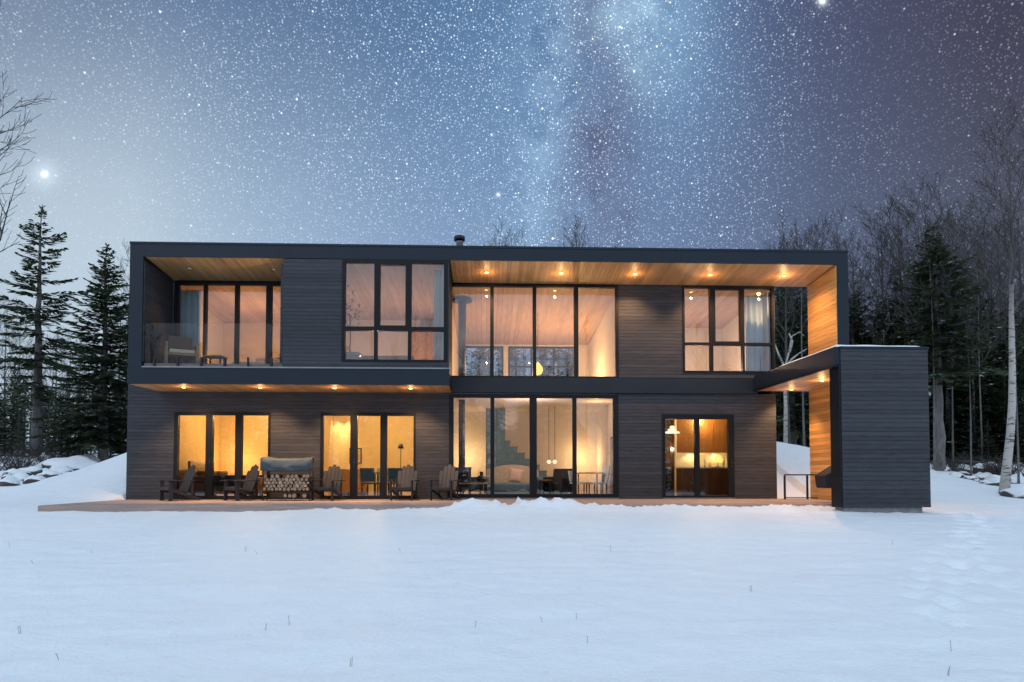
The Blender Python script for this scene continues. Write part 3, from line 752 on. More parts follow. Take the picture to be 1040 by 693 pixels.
# cover: sagging top, front drape with a curved hem
mb = MB(); n = 26; rows = 15
for j in range(rows+1):
    v = j/rows
    for i in range(n+1):
        u = i/n; x = -.66 + 1.32*u; sag = 1-(2*u-1)**2
        if v < .35:
            k = v/.35; y = .20 - .38*k; z = 1.155 - .035*sag - .03*k
        elif v < .6:
            k = (v-.35)/.25; y = -.18 - .045*k - .03*k*sag; z = 1.125 - .035*sag - (.08+.12*sag)*k
        else:
            k = (v-.6)/.4; y = -.225 - .03*sag + .02*math.sin(u*19+.7)*k; z = 1.045 - .155*sag - k*(.26-.155*sag + .018*math.sin(u*11))
        mb.v.append((x, y + .012*noise.noise(Vector((u*7, v*6, 2))), z + .012*noise.noise(Vector((u*6, v*5, 0)))))
for j in range(rows):
    for i in range(n):
        a = j*(n+1)+i; mb.face([a+n+1, a+n+2, a+1, a], 0, (.5,.5,.5), True)
cov = mb.build('cover', m_['tarp'], rack); so_ = cov.modifiers.new('thick', 'SOLIDIFY'); so_.thickness = .008
def log_mesh(seed):
    r_ = random.Random(seed); mb = MB(); n = r_.choice((5, 6, 8)); rr = [(.88+.24*r_.random()) for _ in range(n)]
    b = 0; tt = (r_.random(),)*3
    for y in (-.17, .17):
        for k in range(n):
            th = 2*math.pi*k/n + .3; mb.v.append((.056*rr[k]*math.cos(th), y, .056*rr[k]*math.sin(th)))
    mb.face(list(range(n)), 1, tt); mb.face([n+k for k in range(n)][::-1], 1, tt)
    for k in range(n): mb.face([(k+1) % n, k, n+k, n+(k+1) % n], 0, tt)
    return mb.mesh('log', [m_['bark'], m_['log_end']])
lms = [log_mesh(i) for i in range(8)]
def log(X, Y, Z, s, a, ms, label, group):
    o = bpy.data.objects.new('log', ms); COL.objects.link(o); o.location = (X, Y, Z); o.scale = (s, 1, s); o.rotation_euler = (0, a, rb.uniform(-.05, .05))
    tag(o, label, 'log', group)
for row in range(5):
    for i in range(12):
        if row == 4 and i in (1, 4, 5, 9): continue
        x = -.545 + i*.099 + (.0495 if row % 2 else 0)
        if x > .56: continue
        log(rx+x+rb.uniform(-.008, .008), .75+rb.uniform(-.03, .02), DZ0+.305+row*.083+rb.uniform(-.006, .006), rb.uniform(.72, .98), rb.uniform(0, 6), rb.choice(lms),
            'pale ended split log stacked in the black firewood rack', 'split logs in the firewood rack')
for i, x in enumerate((-.02, .10, .21, .47)):
    log(rx+x, .73, DZ0+.135+(.0 if i else .0), rb.uniform(.8, 1.05), rb.uniform(0, 6), rb.choice(lms), 'split log lying low beneath the shelf of the firewood rack', 'logs under the rack shelf')

# grill under its black cover, behind the screen wall
gr = thing('barbecue_grill', 'black covered barbecue grill standing beside the dark screen wall', 'grill', (at(846, -1.0)+.02, -.95, DZ0))
mb = MB()
P = [(-.30,-.26,.36),(.50,-.26,.36),(.50,.26,.36),(-.30,.26,.36),(-.33,-.28,.66),(.52,-.28,.66),(.52,.28,.66),(-.33,.28,.66)]
mb.hexa(P); mb.build('body', m_['fabric_dark'], gr, .02)
mb = MB(); mb.hexa([(-.33,-.28,.662),(.52,-.28,.662),(.52,.28,.662),(-.33,.28,.662),(.02,-.16,.90),(.44,-.16,.92),(.44,.20,.92),(.02,.20,.90)]); mb.build('lid', m_['fabric_dark'], gr, .03)
for x in (.10, .42):
    mb = MB(); mb.box(x-.03, x+.03, -.20, -.15, 0, .36); mb.build('leg', m_['black_paint'], gr)
    mb = MB(); mb.box(x-.03, x+.03, .15, .20, 0, .36); mb.build('leg', m_['black_paint'], gr)

# railing across the passage
ry = 1.15
rl = thing('railing', 'thin black metal railing across the snowy passage beside the cedar lined wall', 'railing', (8.62, ry, DZ0))
mb = MB(); mb.box(-.44, .47, -.02, .02, .655, .69); mb.build('top_rail', m_['black_paint'], rl)
mb = MB(); mb.box(-.44, .47, -.012, .012, .03, .055); mb.build('bottom_rail', m_['black_paint'], rl)
for x in (-.44, .19):
    mb = MB(); mb.box(x-.022, x+.022, -.022, .022, 0, .654); mb.build('post', m_['black_paint'], rl)

# balcony furniture
lc = thing('lounge_chair', 'teak lounge chair with brown cushions on the glass railed balcony', 'chair', (-8.02, .85, 3.53), R(28))
mb = MB(); mb.box(-.30, .30, -.32, .28, .34, .44, 0); mb.build('cushion', m_['fabric_cream'], lc, .02)
mb = MB(); mb.box(-.29, .29, -.05, .05, 0, .46, 0, (.5,.5,.5), Matrix.Translation((0, .30, .44)) @ Matrix.Rotation(R(-14), 4, 'X')); mb.build('backrest', m_['brown_cushion'], lc, .02)
for s in (-1, 1):
    mb = MB(); mb.box(s*.36-.035, s*.36+.035, -.36, .36, .58, .615); mb.build('arm', m_['teak'], lc, .005)
    for y in (-.32, .30):
        mb = MB(); mb.box(s*.36-.025, s*.36+.025, y-.025, y+.025, 0, .58); mb.build('leg', m_['teak'], lc)
mb = MB(); mb.box(-.335, .335, -.30, .30, .29, .335); mb.build('seat_frame', m_['teak'], lc)
stl = thing('low_table', 'low slatted dark table on the balcony in front of the glazing', 'table', (at(217, .8), .8, 3.53))
mb = MB()
for i in range(5): mb.box(-.24, .24, -.22+i*.09, -.22+i*.09+.08, .27, .295)
mb.build('tabletop', m_['teak'], stl)
for sx_ in (-1, 1):
    for sy_ in (-1, 1):
        mb = MB(); mb.box(sx_*.20-.02, sx_*.20+.02, sy_*.18-.02, sy_*.18+.02, 0, .27); mb.build('leg', m_['black_paint'], stl)

# ------------------------------------------------------------------ inside the rooms
FZ = .05
def legs4(par, dx, dy, h, mat, r=.02):
    for a in (-1, 1):
        for b in (-1, 1):
            mb = MB(); mb.box(a*dx-r, a*dx+r, b*dy-r, b*dy+r, 0, h); mb.build('leg', m_[mat], par)
def bed(label, X, Y, Z, w_, l_, h, cover, rz=0, sheet='white_paint'):
    t = thing('bed', label, 'bed', (X, Y, Z), rz)
    mb = MB(); mb.box(-w_/2, w_/2, -l_/2, l_/2, .12, h-.22); mb.build('frame', m_['dark_veneer'], t)
    mb = MB(); mb.box(-w_/2+.02, w_/2-.02, -l_/2+.02, l_/2-.02, h-.215, h-.02); mb.build('mattress', m_[sheet], t, .03)
    mb = MB(); mb.box(-w_/2-.02, w_/2+.02, -l_/2-.02, l_/2-.55, h-.30, h); mb.build('blanket', m_[cover], t, .03)
    mb = MB(); mb.box(-w_/2, w_/2, l_/2, l_/2+.07, 0, h+.40); mb.build('headboard', m_['dark_veneer'], t)
    legs4(t, w_/2-.06, l_/2-.06, .12, 'black_paint', .03)
    for s in (-1, 1):
        mb = MB(); mb.box(s*w_*.24-.3, s*w_*.24+.3, l_/2-.48, l_/2-.08, h-.02, h+.12); mb.build('pillow', m_[sheet], t, .05)
def chair(name, label, X, Y, Z, rz, mat, group=None, sh=.45, h=.88):
    t = thing(name, label, 'chair', (X, Y, Z), rz, group)
    mb = MB(); mb.box(-.23, .23, -.23, .23, sh-.05, sh); mb.build('seat', m_[mat], t, .012)
    mb = MB(); mb.box(-.22, .22, -.02, .02, 0, h-sh-.03, 0, (.5,.5,.5), Matrix.Translation((0, .22, sh+.02)) @ Matrix.Rotation(R(-9), 4, 'X')); mb.build('backrest', m_[mat], t, .012)
    legs4(t, .19, .19, sh-.05, 'black_paint', .016); return t
def armchair(label, X, Y, Z, rz, mat, w_=.78):
    t = thing('armchair', label, 'armchair', (X, Y, Z), rz)
    mb = MB(); mb.box(-w_/2+.12, w_/2-.12, -.36, .22, .20, .44); mb.build('seat', m_[mat], t, .04)
    mb = MB(); mb.box(-w_/2+.04, w_/2-.04, -.09, .09, 0, .58, 0, (.5,.5,.5), Matrix.Translation((0, .30, .28)) @ Matrix.Rotation(R(-10), 4, 'X')); mb.build('backrest', m_[mat], t, .05)
    for s in (-1, 1):
        mb = MB(); mb.box(s*(w_/2-.06)-.06, s*(w_/2-.06)+.06, -.36, .30, .15, .60); mb.build('arm', m_[mat], t, .03)
    legs4(t, w_/2-.08, .28, .15, 'black_paint', .02)
def table(name, label, X, Y, Z, rx_, ry_, h, top_mat, leg_mat, rnd=False):
    t = thing(name, label, 'table', (X, Y, Z))
    mb = MB()
    if rnd: mb.lathe([(rx_-.01, h-.035), (rx_, h-.03), (rx_, h-.006), (rx_-.01, h)], 28)
    else: mb.box(-rx_, rx_, -ry_, ry_, h-.04, h)
    mb.build('tabletop', m_[top_mat], t, 0 if rnd else .006)
    legs4(t, rx_*(.6 if rnd else .9), ry_*(.6 if rnd else .86), h-.04, leg_mat); return t
def cushion(label, X, Y, Z, s, rx_, rz_, mat):
    mb = MB(); n = 10
    for side in (1, -1):
        b = len(mb.v)
        for j in range(n+1):
            for i in range(n+1):
                u, v = 2*i/n-1, 2*j/n-1; th = .075*((1-u**4)*(1-v**4))**.6
                k = 1-.07*(1-abs(u*v)) ; mb.v.append((u*s/2*k, side*th, v*s/2*k))
        for j in range(n):
            for i in range(n):
                a = b+j*(n+1)+i; q = [a, a+1, a+n+2, a+n+1]; mb.face(q if side < 0 else q[::-1], 0, (.5,.5,.5), True)
    o = mb.build('cushion', m_[mat]); o.location = (X, Y, Z); o.rotation_euler = (rx_, rz_, 0); tag(o, label, 'cushion')
def curtain(label, X, Y, Z, w_, h, mat, rz=0, tie=0):
    mb = MB(); n = 44; rows = 8
    for j in range(rows+1):
        v = j/rows
        for i in range(n+1):
            u = i/n; k = 1 - tie*math.sin(math.pi*min(1, v*1.3))
            mb.v.append(((u-.5)*w_*k, .045*math.sin(u*w_*38+.4*v)*(.8+.2*v), h*(1-v)))
    for j in range(rows):
        for i in range(n):
            a = j*(n+1)+i; mb.face([a, a+n+1, a+n+2, a+1], 0, (.5,.5,.5), True)
    o = mb.build('curtain', m_[mat]); o.location = (X, Y, Z); o.rotation_euler = (0, 0, rz); tag(o, label, 'curtain')
    s = o.modifiers.new('thick', 'SOLIDIFY'); s.thickness = .006
def lamp_thing(name, label, X, Y, Z, stem, rad, hh, glow, cone=.7):
    t = thing(name, label, 'lamp', (X, Y, Z))
    mb = MB(); mb.lathe([(.11, 0), (.11, .015), (.02, .03)], 16); mb.build('base', m_['black_paint'], t)
    mb = MB(); mb.tube([(0,0,.03), (0,0,stem)], .011, 8); mb.build('stem', m_['black_paint'], t)
    mb = MB(); mb.lathe([(rad, stem-.02), (rad*cone, stem+hh)], 18); mb.build('lamp_shade', m_[glow], t); return t
def pendant(label, X, Y, zc, ztop, prof, glow, group=None):
    t = thing('pendant_lamp', label, 'lamp', (X, Y, zc), 0, group)
    mb = MB(); mb.lathe(prof, 18); mb.build('lamp_shade', m_[glow], t)
    mb = MB(); mb.tube([(0,0,prof[-1][1]), (0,0,ztop-zc)], .008, 6); mb.build('cord', m_['black_paint'], t)

# bedroom behind the first glass door
bed('dark covered bed standing low behind the orange lit glass door', -7.35, 3.15, FZ, 1.7, 2.0, .66, 'fabric_dark', R(90), 'brown_cushion')
armchair('ochre armchair behind the end pane of the orange lit door', at(264, 2.5), 2.5, FZ, R(-30), 'fabric_cream', .62)
curtain('floor length amber lit curtain on the far wall of the orange room', -6.1, 5.05, FZ, 1.3, 2.7, 'curtain_cream')
# dining nook behind the second door
table('round_table', 'small round dining table behind the yellow lit glass door', at(392, 3.0), 3.0, FZ, .46, .46, .74, 'dark_veneer', 'black_paint', True)
chair('dining_chair', 'blue grey dining chair with its back to the middle pane of the yellow lit door', at(377, 2.55), 2.55, FZ, R(165), 'fabric_teal', 'dining chairs around the small round table')
chair('dining_chair', 'blue grey dining chair seen behind the arm of the slatted adirondack chair', at(400, 2.45), 2.45, FZ, R(200), 'fabric_teal', 'dining chairs around the small round table')
chair('dining_chair', 'blue grey dining chair on the far side of the small round table', at(389, 3.75), 3.75, FZ, R(0), 'fabric_teal', 'dining chairs around the small round table')
fl = lamp_thing('floor_lamp', 'slender dark floor lamp standing in the yellow lit room', at(407, 3.9), 3.9, FZ, 1.5, .09, .12, 'black_paint')
pic = thing('picture', 'small framed picture hung in the corner of the yellow lit room', 'picture', (-4.35, 5.585, 1.35))
mb = MB(); mb.box(-.20, .20, -.02, .012, -.26, .26); mb.build('frame', m_['black_paint'], pic)
mb = MB(); mb.box(-.165, .165, -.024, -.0205, -.225, .225); mb.build('print', m_['picture_art'], pic)
cb = thing('cabinet', 'low wooden cabinet under the framed picture in the yellow room', 'cabinet', (-4.45, 5.33, FZ))
mb = MB(); mb.box(-.5, .5, -.22, .22, .08, .85); mb.build('body', m_['floor_wood'], cb, .006)
for s in (-1, 1):
    mb = MB(); mb.box(s*.25-.235, s*.25+.235, -.236, -.2215, .11, .82); mb.build('door', m_['floor_wood'], cb)
mb = MB(); mb.box(-.48, .48, -.2, .2, 0, .079); mb.build('plinth', m_['black_paint'], cb)
# great room, ground floor
st = thing('wood_stove', 'grey wood stove and its tall flue rising beside the great room glazing', 'stove', (-.72, 2.75, FZ))
mb = MB(); mb.box(-.27, .27, -.24, .24, .22, .86); mb.box(-.30, .30, -.27, .27, .862, .89); mb.build('body', m_['grey_flue'], st, .01)
mb = MB(); mb.box(-.20, .20, -.262, -.242, .32, .74); mb.build('door', m_['black_paint'], st)
legs4(st, .22, .19, .22, 'black_paint', .02)
mb = MB(); mb.lathe([(.095, .89), (.095, 2.86)], 18); mb.lathe([(.115, 2.861), (.115, zi(2.75)-FZ-.06)], 18); mb.build('flue', m_['grey_flue'], st)
mb = MB(); mb.lathe([(.30, 0), (.30, .035), (.13, .05)], 20, c=(0, 0, zi(2.75)-FZ-.07)); mb.build('ceiling_collar', m_['black_paint'], st)
stairs = thing('staircase', 'reflection blue staircase climbing along the back of the great room', 'staircase', (0, 0, FZ))
mb = MB(); ns = 10
for i in range(ns):
    x1_ = 2.75 - i*.245; mb.box(x1_-.245, x1_-.001, 5.45, 6.45, .02, .20*(i+1)-.03)
mb.build('side', m_['reflection_blue'], stairs)
for i in range(ns):
    x1_ = 2.75 - i*.245; mb = MB(); mb.box(x1_-.245, x1_+.02, 5.44, 6.46, .20*(i+1)-.029, .20*(i+1)+.005); mb.build('tread', m_['floor_wood'], stairs)
slab('partition', -.02, .62, 5.30, 5.42, .055, 2.915, 'reflection_blue')  # panel shaped and coloured after a blue reflection
sofa = thing('sofa', 'teal sofa with a curved cream back in the middle of the great room', 'sofa', (at(521, 3.4), 3.4, FZ))
mb = MB(); mb.box(-.72, .72, -.42, .30, .16, .42); mb.build('seat', m_['fabric_teal'], sofa, .05)
mb = MB(); nn = 20
for k in range(nn):
    u0, u1 = -1+2*k/nn, -1+2*(k+1)/nn; h0, h1 = .98-.16*u0*u0, .98-.16*u1*u1
    mb.hexa([(u0*.80,.26,.16),(u1*.80,.26,.16),(u1*.80,.44,.16),(u0*.80,.44,.16),(u0*.80,.34,h0),(u1*.80,.34,h1),(u1*.80,.46,h1),(u0*.80,.46,h0)])
mb.build('backrest', m_['fabric_cream'], sofa)
for s in (-1, 1):
    mb = MB(); mb.box(s*.80-.085, s*.80+.085, -.42, .32, .12, .60); mb.build('arm', m_['fabric_teal'], sofa, .03)
legs4(sofa, .66, .3, .16, 'black_paint', .02)
cushion('pale pink square cushion leaning on the great room sofa', at(524, 3.15), 3.22, FZ+.64, .44, R(-14), R(8), 'fabric_pink')
ct = table('coffee_table', 'low pale topped coffee table near the great room glass', at(481, 2.7), 2.7, FZ, .42, .28, .44, 'fabric_cream', 'black_paint')
vs_ = thing('vase', 'dark rounded vase standing on the pale coffee table', 'vase', (at(489, 2.7), 2.7, FZ+.441))
mb = MB(); mb.lathe([(.09, 0), (.15, .08), (.13, .16), (.05, .22), (.045, .30), (.06, .32)], 18); mb.build('body', m_['black_paint'], vs_)
armchair('teal armchair by the wood stove in the great room', at(474, 3.7), 3.7, FZ, R(35), 'fabric_teal')
st2 = table('side_table', 'small dark side table between the sofa and the black armchair', at(553, 3.0), 3.0, FZ, .26, .26, .52, 'dark_veneer', 'black_paint', True)
armchair('black armchair facing the sofa behind the third tall pane', at(566, 3.4), 3.4, FZ, R(-38), 'fabric_dark')
for px, lab in ((557.5, 'small glowing globe lamp over the dining end, nearer the sofa'), (563.5, 'small glowing globe lamp over the dining end, nearer the white wall')):
    pendant(lab, at(px, 4.4), 4.4, 1.13, 2.915, [(.02,-.06),(.055,-.04),(.07,0),(.055,.04),(.02,.06)], 'lamp_white')
dt = table('dining_table', 'dining table behind the end pane of the tall glazing', at(597, 3.3), 3.3, FZ, .40, .6, .74, 'fabric_cream', 'dark_veneer')
chair('dining_chair', 'pale blue dining chair at the end of the great room dining table', at(607, 2.75), 2.75, FZ, R(-75), 'curtain', 'great room dining chairs', .45, .95)
chair('dining_chair', 'pale blue dining chair on the sofa side of the great room dining table', at(588, 2.8), 2.8, FZ, R(70), 'curtain', 'great room dining chairs', .45, .80)
art = thing('wall_art', 'tall grey painting, blotched with painted reflections, on the great room side wall', 'painting', (3.85, 3.0, 1.12))
mb = MB(); mb.box(-.03, .01, -.62, .62, -.95, .75); mb.build('frame', m_['black_paint'], art)
mb = MB(); mb.box(-.036, -.0305, -.58, .58, -.91, .71); mb.build('canvas', m_['reflection_art'], art)
# kitchen behind the double door
ct = thing('kitchen_counter', 'dark veneer kitchen counter with a pale worktop behind the double door', 'counter', (6.9, 3.6, FZ))
mb = MB(); mb.box(-.95, 1.0, -.30, .30, .08, .86); mb.build('cabinet', m_['dark_veneer'], ct)
mb = MB(); mb.box(-.98, 1.02, -.33, .32, .862, .90); mb.build('worktop', m_['white_tile'], ct, .004)
mb = MB(); mb.box(-.93, .98, -.24, .28, 0, .079); mb.build('plinth', m_['black_paint'], ct)
for i in range(4):
    mb = MB(); mb.box(-.94+i*.485, -.94+i*.485+.475, -.316, -.301, .10, .85); mb.build('door', m_['dark_veneer'], ct)
tw = thing('tall_cabinet', 'tall dark veneer cabinets standing behind the worktop in the kitchen', 'cabinet', (6.95, 4.6, FZ))
mb = MB(); mb.box(-.9, .95, -.28, .30, .05, 2.62); mb.build('body', m_['dark_veneer'], tw)
for i in range(3):
    mb = MB(); mb.box(-.89+i*.612, -.89+i*.612+.604, -.298, -.281, .08, 2.60); mb.build('door', m_['dark_veneer'], tw)
mb = MB(); mb.box(-.88, .93, -.24, .28, 0, .049); mb.build('plinth', m_['black_paint'], tw)
slab('backsplash', 6.06, 7.88, 4.255, 4.27, .96, 1.42, 'white_tile'); slab('wall_trim', 6.00, 6.055, 4.2, 4.3, .05, 2.6, 'plaster')
spot((6.5, 4.1, 1.44), 16, (1, .62, .22), 150, .03); spot((7.3, 4.1, 1.44), 16, (1, .62, .22), 150, .03)
lamp_thing('table_lamp', 'small yellow glowing table lamp standing on the pale kitchen worktop', at(729, 3.6), 3.6, FZ+.901, .17, .14, .20, 'lamp_warm', .55)
for px, h_, r_, mt, lab in ((716, .30, .035, 'white_tile', 'slim pale bottle on the worktop close to the double door frame'), (721, .16, .05, 'fabric_cream', 'short cream jar on the worktop beside the glowing lamp'),
                            (735, .33, .035, 'steel', 'tall grey bottle on the worktop on the far side of the lamp')):
    t = thing('bottle', lab, 'bottle', (at(px, 3.65), 3.65, FZ+.901)); mb = MB(); mb.lathe([(r_, 0), (r_, h_*.65), (r_*.4, h_*.8), (r_*.4, h_)], 12); mb.build('body', m_[mt], t)
ov = thing('oven_range', 'steel cooking range with a glowing shelf above it in the kitchen', 'oven', (5.58, 4.9, FZ))
mb = MB(); mb.box(-.38, .38, -.30, .30, .06, .88); mb.build('body', m_['fabric_dark'], ov, .008)
mb = MB(); mb.box(-.32, .32, -.318, -.301, .18, .66); mb.build('door', m_['black_paint'], ov)
mb = MB(); mb.tube([(-.28,-.35,.70), (.28,-.35,.70)], .014, 8); mb.build('handle', m_['steel'], ov)
mb = MB(); mb.box(-.40, .40, -.32, .31, .881, .92); mb.build('worktop', m_['white_tile'], ov)
sh = thing('wall_shelf', 'pale wall shelf with lit crockery above the kitchen range', 'shelf', (5.58, 5.4, 1.12))
mb = MB(); mb.box(-.40, .40, -.16, .16, 0, .035); mb.box(-.40, .40, -.16, .16, .33, .365); mb.build('board', m_['white_tile'], sh)
mb = MB()
for i in range(6): mb.lathe([(.035, 0), (.06, .12+.03*(i % 3)), (.05, .17)], 10, c=(-.30+i*.12, 0, .036))
mb.build('crockery', m_['fabric_cream'], sh)
pendant('white stepped pendant lamp glowing behind the double door of the kitchen', at(683, 3.2), 3.2, 1.98, 2.915, [(.23, 0), (.20, .05), (.12, .075), (.14, .12), (.06, .15), (.08, .20), (.03, .23)], 'lamp_white')
point((at(683, 3.2), 3.2, 1.86), 10, (1, .70, .36), .05); point((at(729, 3.6), 3.35, 1.35), 9, (1, .56, .14), .05)
point((at(680, 4.9), 4.9, 1.55), 12, (1, .66, .3), .05)
# upstairs
pendant('amber glowing globe pendant hanging in front of the rear window of the great room', at(546.5, 4.0), 4.0, 4.02, zi(4), [(.03,-.17),(.11,-.13),(.16,-.02),(.14,.08),(.07,.17),(.02,.24)], 'lamp_warm')
curtain('pale blue curtain gathered at the side of the balcony bedroom glazing', at(189, 1.95), 1.95, 3.47, .66, 2.42, 'curtain')
curtain('cream curtain drawn to the corner side of the three part upper window', at(445, .35), .35, 3.5, .26, 2.55, 'curtain_cream')
curtain('pale blue curtain hanging at the trees end of the upper window', at(770, 2.0), 2.0, 3.5, .62, 2.4, 'curtain')
bed('low bed with a pale cover below the sill of the three part upper window', -2.9, 1.5, 3.46, 1.4, 1.9, .42, 'fabric_cream', R(90))
bed('bed with a pink cover in the room behind the balcony glazing', -6.6, 3.6, 3.44, 1.5, 2.0, .55, 'fabric_pink')
pl = thing('potted_plant', 'dark potted plant at the edge of the three part upper window', 'plant', (at(354, .9), .9, 3.46))
mb = MB(); mb.lathe([(.11, 0), (.15, .30)], 14); mb.build('pot', m_['black_paint'], pl)
mb = MB(); mb.tube([(0,0,.3), (.02,0,.9), (0,.02,1.5)], .015, 6); mb.build('stem', m_['bark'], pl)
mb = MB(); r_ = random.Random(3)
for i in range(120):
    c = Vector((r_.gauss(0,.13), r_.gauss(0,.13), 1.55+r_.gauss(0,.27))); a = Vector((r_.gauss(0,1), r_.gauss(0,1), r_.gauss(0,.6))).normalized(); b_ = a.cross(Vector((0,0,1))).normalized()*.035
    mb.poly([c-b_, c+a*.06, c+b_, c+a*.16][::1], 0, (r_.random(),)*3)
mb.build('foliage', m_['needles'], pl)
door_ = thing('wardrobe', 'amber lit wooden wardrobe seen through the end panes of the three part upper window', 'wardrobe', (at(432, 4.3), 4.45, 3.44))
mb = MB(); mb.box(-.42, .42, -.28, .28, .04, 1.9); mb.build('body', m_['floor_wood'], door_)
for s in (-1, 1):
    mb = MB(); mb.box(s*.205-.20, s*.205+.20, -.298, -.281, .07, 1.87); mb.build('door', m_['cedar_x'], door_)

# ------------------------------------------------------------------ trees
def spruce_parts(seed, H=10., Rr=1.9, bare_to=.10, dens=1.0, sparse=0.0, snow=.025):
    r = random.Random(seed); tk = MB()
    n = 14; wob = [(r.gauss(0, .02), r.gauss(0, .02)) for _ in range(n+1)]
    tk.tube([(wob[i][0], wob[i][1], H*i/n - (.3 if i == 0 else 0)) for i in range(n+1)], [max(.012, .016*H*(1-i/n)**.9) for i in range(n+1)], 8)
    cr = MB(); z = bare_to*H
    def sliver(p, d, L, wd, t):
        side = d.cross(Vector((0,0,1)))
        if side.length < .1: side = Vector((1,0,0))
        side = side.normalized()*wd + Vector((0,0,r.uniform(-.5,.5)))*wd
        q = p + d*L; sn = 2. if r.random() < snow else t
        cr.poly([p - side*.5, p + d*L*.5 - side, q, p + d*L*.5 + side], 0, (t,sn,t))
    while z < H*.985:
        t = (z/H-bare_to)/(1-bare_to)
        prof = (1-t)**.85*(.75+.25*min(1, t*6))
        nb = r.choice((5, 6, 7)) if t < .85 else 4
        a0 = r.uniform(0, 6.28)
        whorl = r.uniform(.42, 1.2)
        for k in range(nb):
            if r.random() < sparse*(.5+.5*(1-t)): continue
            a = a0 + 6.283*k/nb + r.gauss(0, .25); L = max(.10, Rr*prof*whorl*r.uniform(.65, 1.12))
            up = .45*t + r.gauss(-.10, .10)*(1-t)
            out = Vector((math.cos(a), math.sin(a), 0)); m = max(3, int(L/.22)); pts = []
            for i in range(m+1):
                s = i/m; pts.append(Vector((0,0,z)) + out*L*s + Vector((0,0, up*L*s - .38*(1-t)*L*s*s + .22*L*s**3)))
            tk_r = max(.005, .010*L)
            cr.tube(pts, [tk_r*(1-.8*i/m) for i in range(m+1)], 3, 1, (.5,.5,.5), False)
            ns = int((L/.060)*dens)
            for i in range(ns):
                s = ((i+r.random())/ns)**.8; f = s*m; i0 = min(m-1, int(f)); p = pts[i0].lerp(pts[i0+1], f-i0)
                ax = (pts[i0+1]-pts[i0]).normalized(); sd = ax.cross(Vector((0,0,1))).normalized()
                wl = .10 + .34*min(1, L)*(1-s)**.8*min(1, s*3+.3)
                for sg in (-1, 1):
                    d = (ax*r.uniform(.5, 1) + sd*sg*r.uniform(.4, 1.0) + Vector((0,0,r.uniform(-.45,.12)))).normalized()
                    sliver(p, d, wl*r.uniform(.7, 1.35), .042*r.uniform(.7, 1.4), min(1, max(0, r.gauss(.45, .22))))
                if r.random() < .5: sliver(p, (ax+Vector((0,0,-.5))).normalized(), wl*.6, .028, r.random()*.7)
        z += H*.0185*r.uniform(.7, 1.35)*(1+.6*sparse)
    tip = Vector((0,0,H*.97))
    for i in range(14): sliver(tip+Vector((0,0,H*.03*r.random())), Vector((r.gauss(0,.5), r.gauss(0,.5), 1)).normalized(), .16, .025, .4)
    return tk.mesh('trunk', m_['trunk_bark']), cr.mesh('crown', [m_['needles'], m_['grey_bark']])
def bare_parts(seed, H=12., rad=.11, first=.35, spread=.40, nb=16, bark='grey_bark', lean=(0, 0), twig=5, bend=None, tmin=.0062, twig_bark=None):
    r = random.Random(seed); tk = MB(); br = MB(); n = 12
    ph = r.uniform(0, 6)
    def tp(t): 
        return Vector((lean[0]*t + .012*H*math.sin(3.1*t+ph)*t, lean[1]*t + .012*H*math.cos(2.3*t+ph)*t, H*t)) + (bend(t) if bend else Vector((0,0,0)))
    tk.tube([tp(i/n) - Vector((0,0,.4 if i == 0 else 0)) for i in range(n+1)], [max(.012, rad*(1-.93*i/n)*(1.25 if i == 0 else 1)) for i in range(n+1)], 9)
    def branch(p, d, L, r0, lev):
        m = 5 if lev == 0 else 3; pts = [p]; cur = d.copy()
        for i in range(m):
            cur = (cur + Vector((r.gauss(0,.13), r.gauss(0,.13), r.gauss(.13,.10)))).normalized(); pts.append(pts[-1] + cur*L/m)
        br.tube(pts, [max(tmin, r0*(1-.78*i/m)) for i in range(m+1)], 4 if lev == 0 else 3, 0, (.5,.5,.5), False)
        if lev >= 2: return
        k = (7 if lev == 0 else twig)
        for i in range(k):
            f = (.22 + .78*(i+r.random())/k)*m; i0 = min(m-1, int(f)); q = pts[i0].lerp(pts[i0+1], f-i0); ax = (pts[i0+1]-pts[i0]).normalized()
            o = Vector((r.gauss(0,1), r.gauss(0,1), r.gauss(.2,.7))); o = (o - ax*o.dot(ax)).normalized()
            branch(q, (ax*.80 + o*.62).normalized(), L*r.uniform(.30, .52), max(tmin, r0*.42), lev+1)
    for i in range(nb):
        t = first + (1-first)*(i+r.random()*.8)/nb; a = i*2.4 + r.gauss(0, .4); p = tp(min(t, .985))
        d = Vector((math.cos(a)*.72, math.sin(a)*.72, r.uniform(.55, 1.15))).normalized()
        L = H*spread*(1-.72*((t-first)/(1-first)))*r.uniform(.7, 1.15); branch(p, d, L, max(.012, rad*(1-t)*.62), 0)
    return tk.mesh('trunk', m_[bark]), br.mesh('branches', m_[twig_bark or bark])
def put(parts, name, label, cat, loc, rz, scale, group=None):
    t = thing(name, label, cat, loc, rz, group); t.scale = scale if isinstance(scale, tuple) else (scale,)*3
    for nm, me in zip(('trunk', 'crown'), parts):
        o = bpy.data.objects.new(nm, me); COL.objects.link(o); o.parent = t
    return t
def plant_at(parts, H0, px, py_top, Y, name, label, cat, group=None, wide=1.0, rz=None):
    X = at(px, Y); z0 = ground_z(X, Y) - .05; h = hz(py_top, X, Y) - z0; s = h/H0
    return put(parts, name, label, cat, (X, Y, z0), rb.uniform(0, 6.28) if rz is None else rz, (s*wide, s*wide, s), group)
SA = spruce_parts(1, 10, 2.3, .27, 1.2, .42, .03)
SB = spruce_parts(2, 10, 2.7, .10, 1.35, .08)
SG = spruce_parts(33, 10, 2.6, .04, 1.1, .08, .38)
SC = spruce_parts(3, 10, 2.2, .06, 1.15, .10)
SF = spruce_parts(21, 10, 2.5, .36, 1.2, .12)
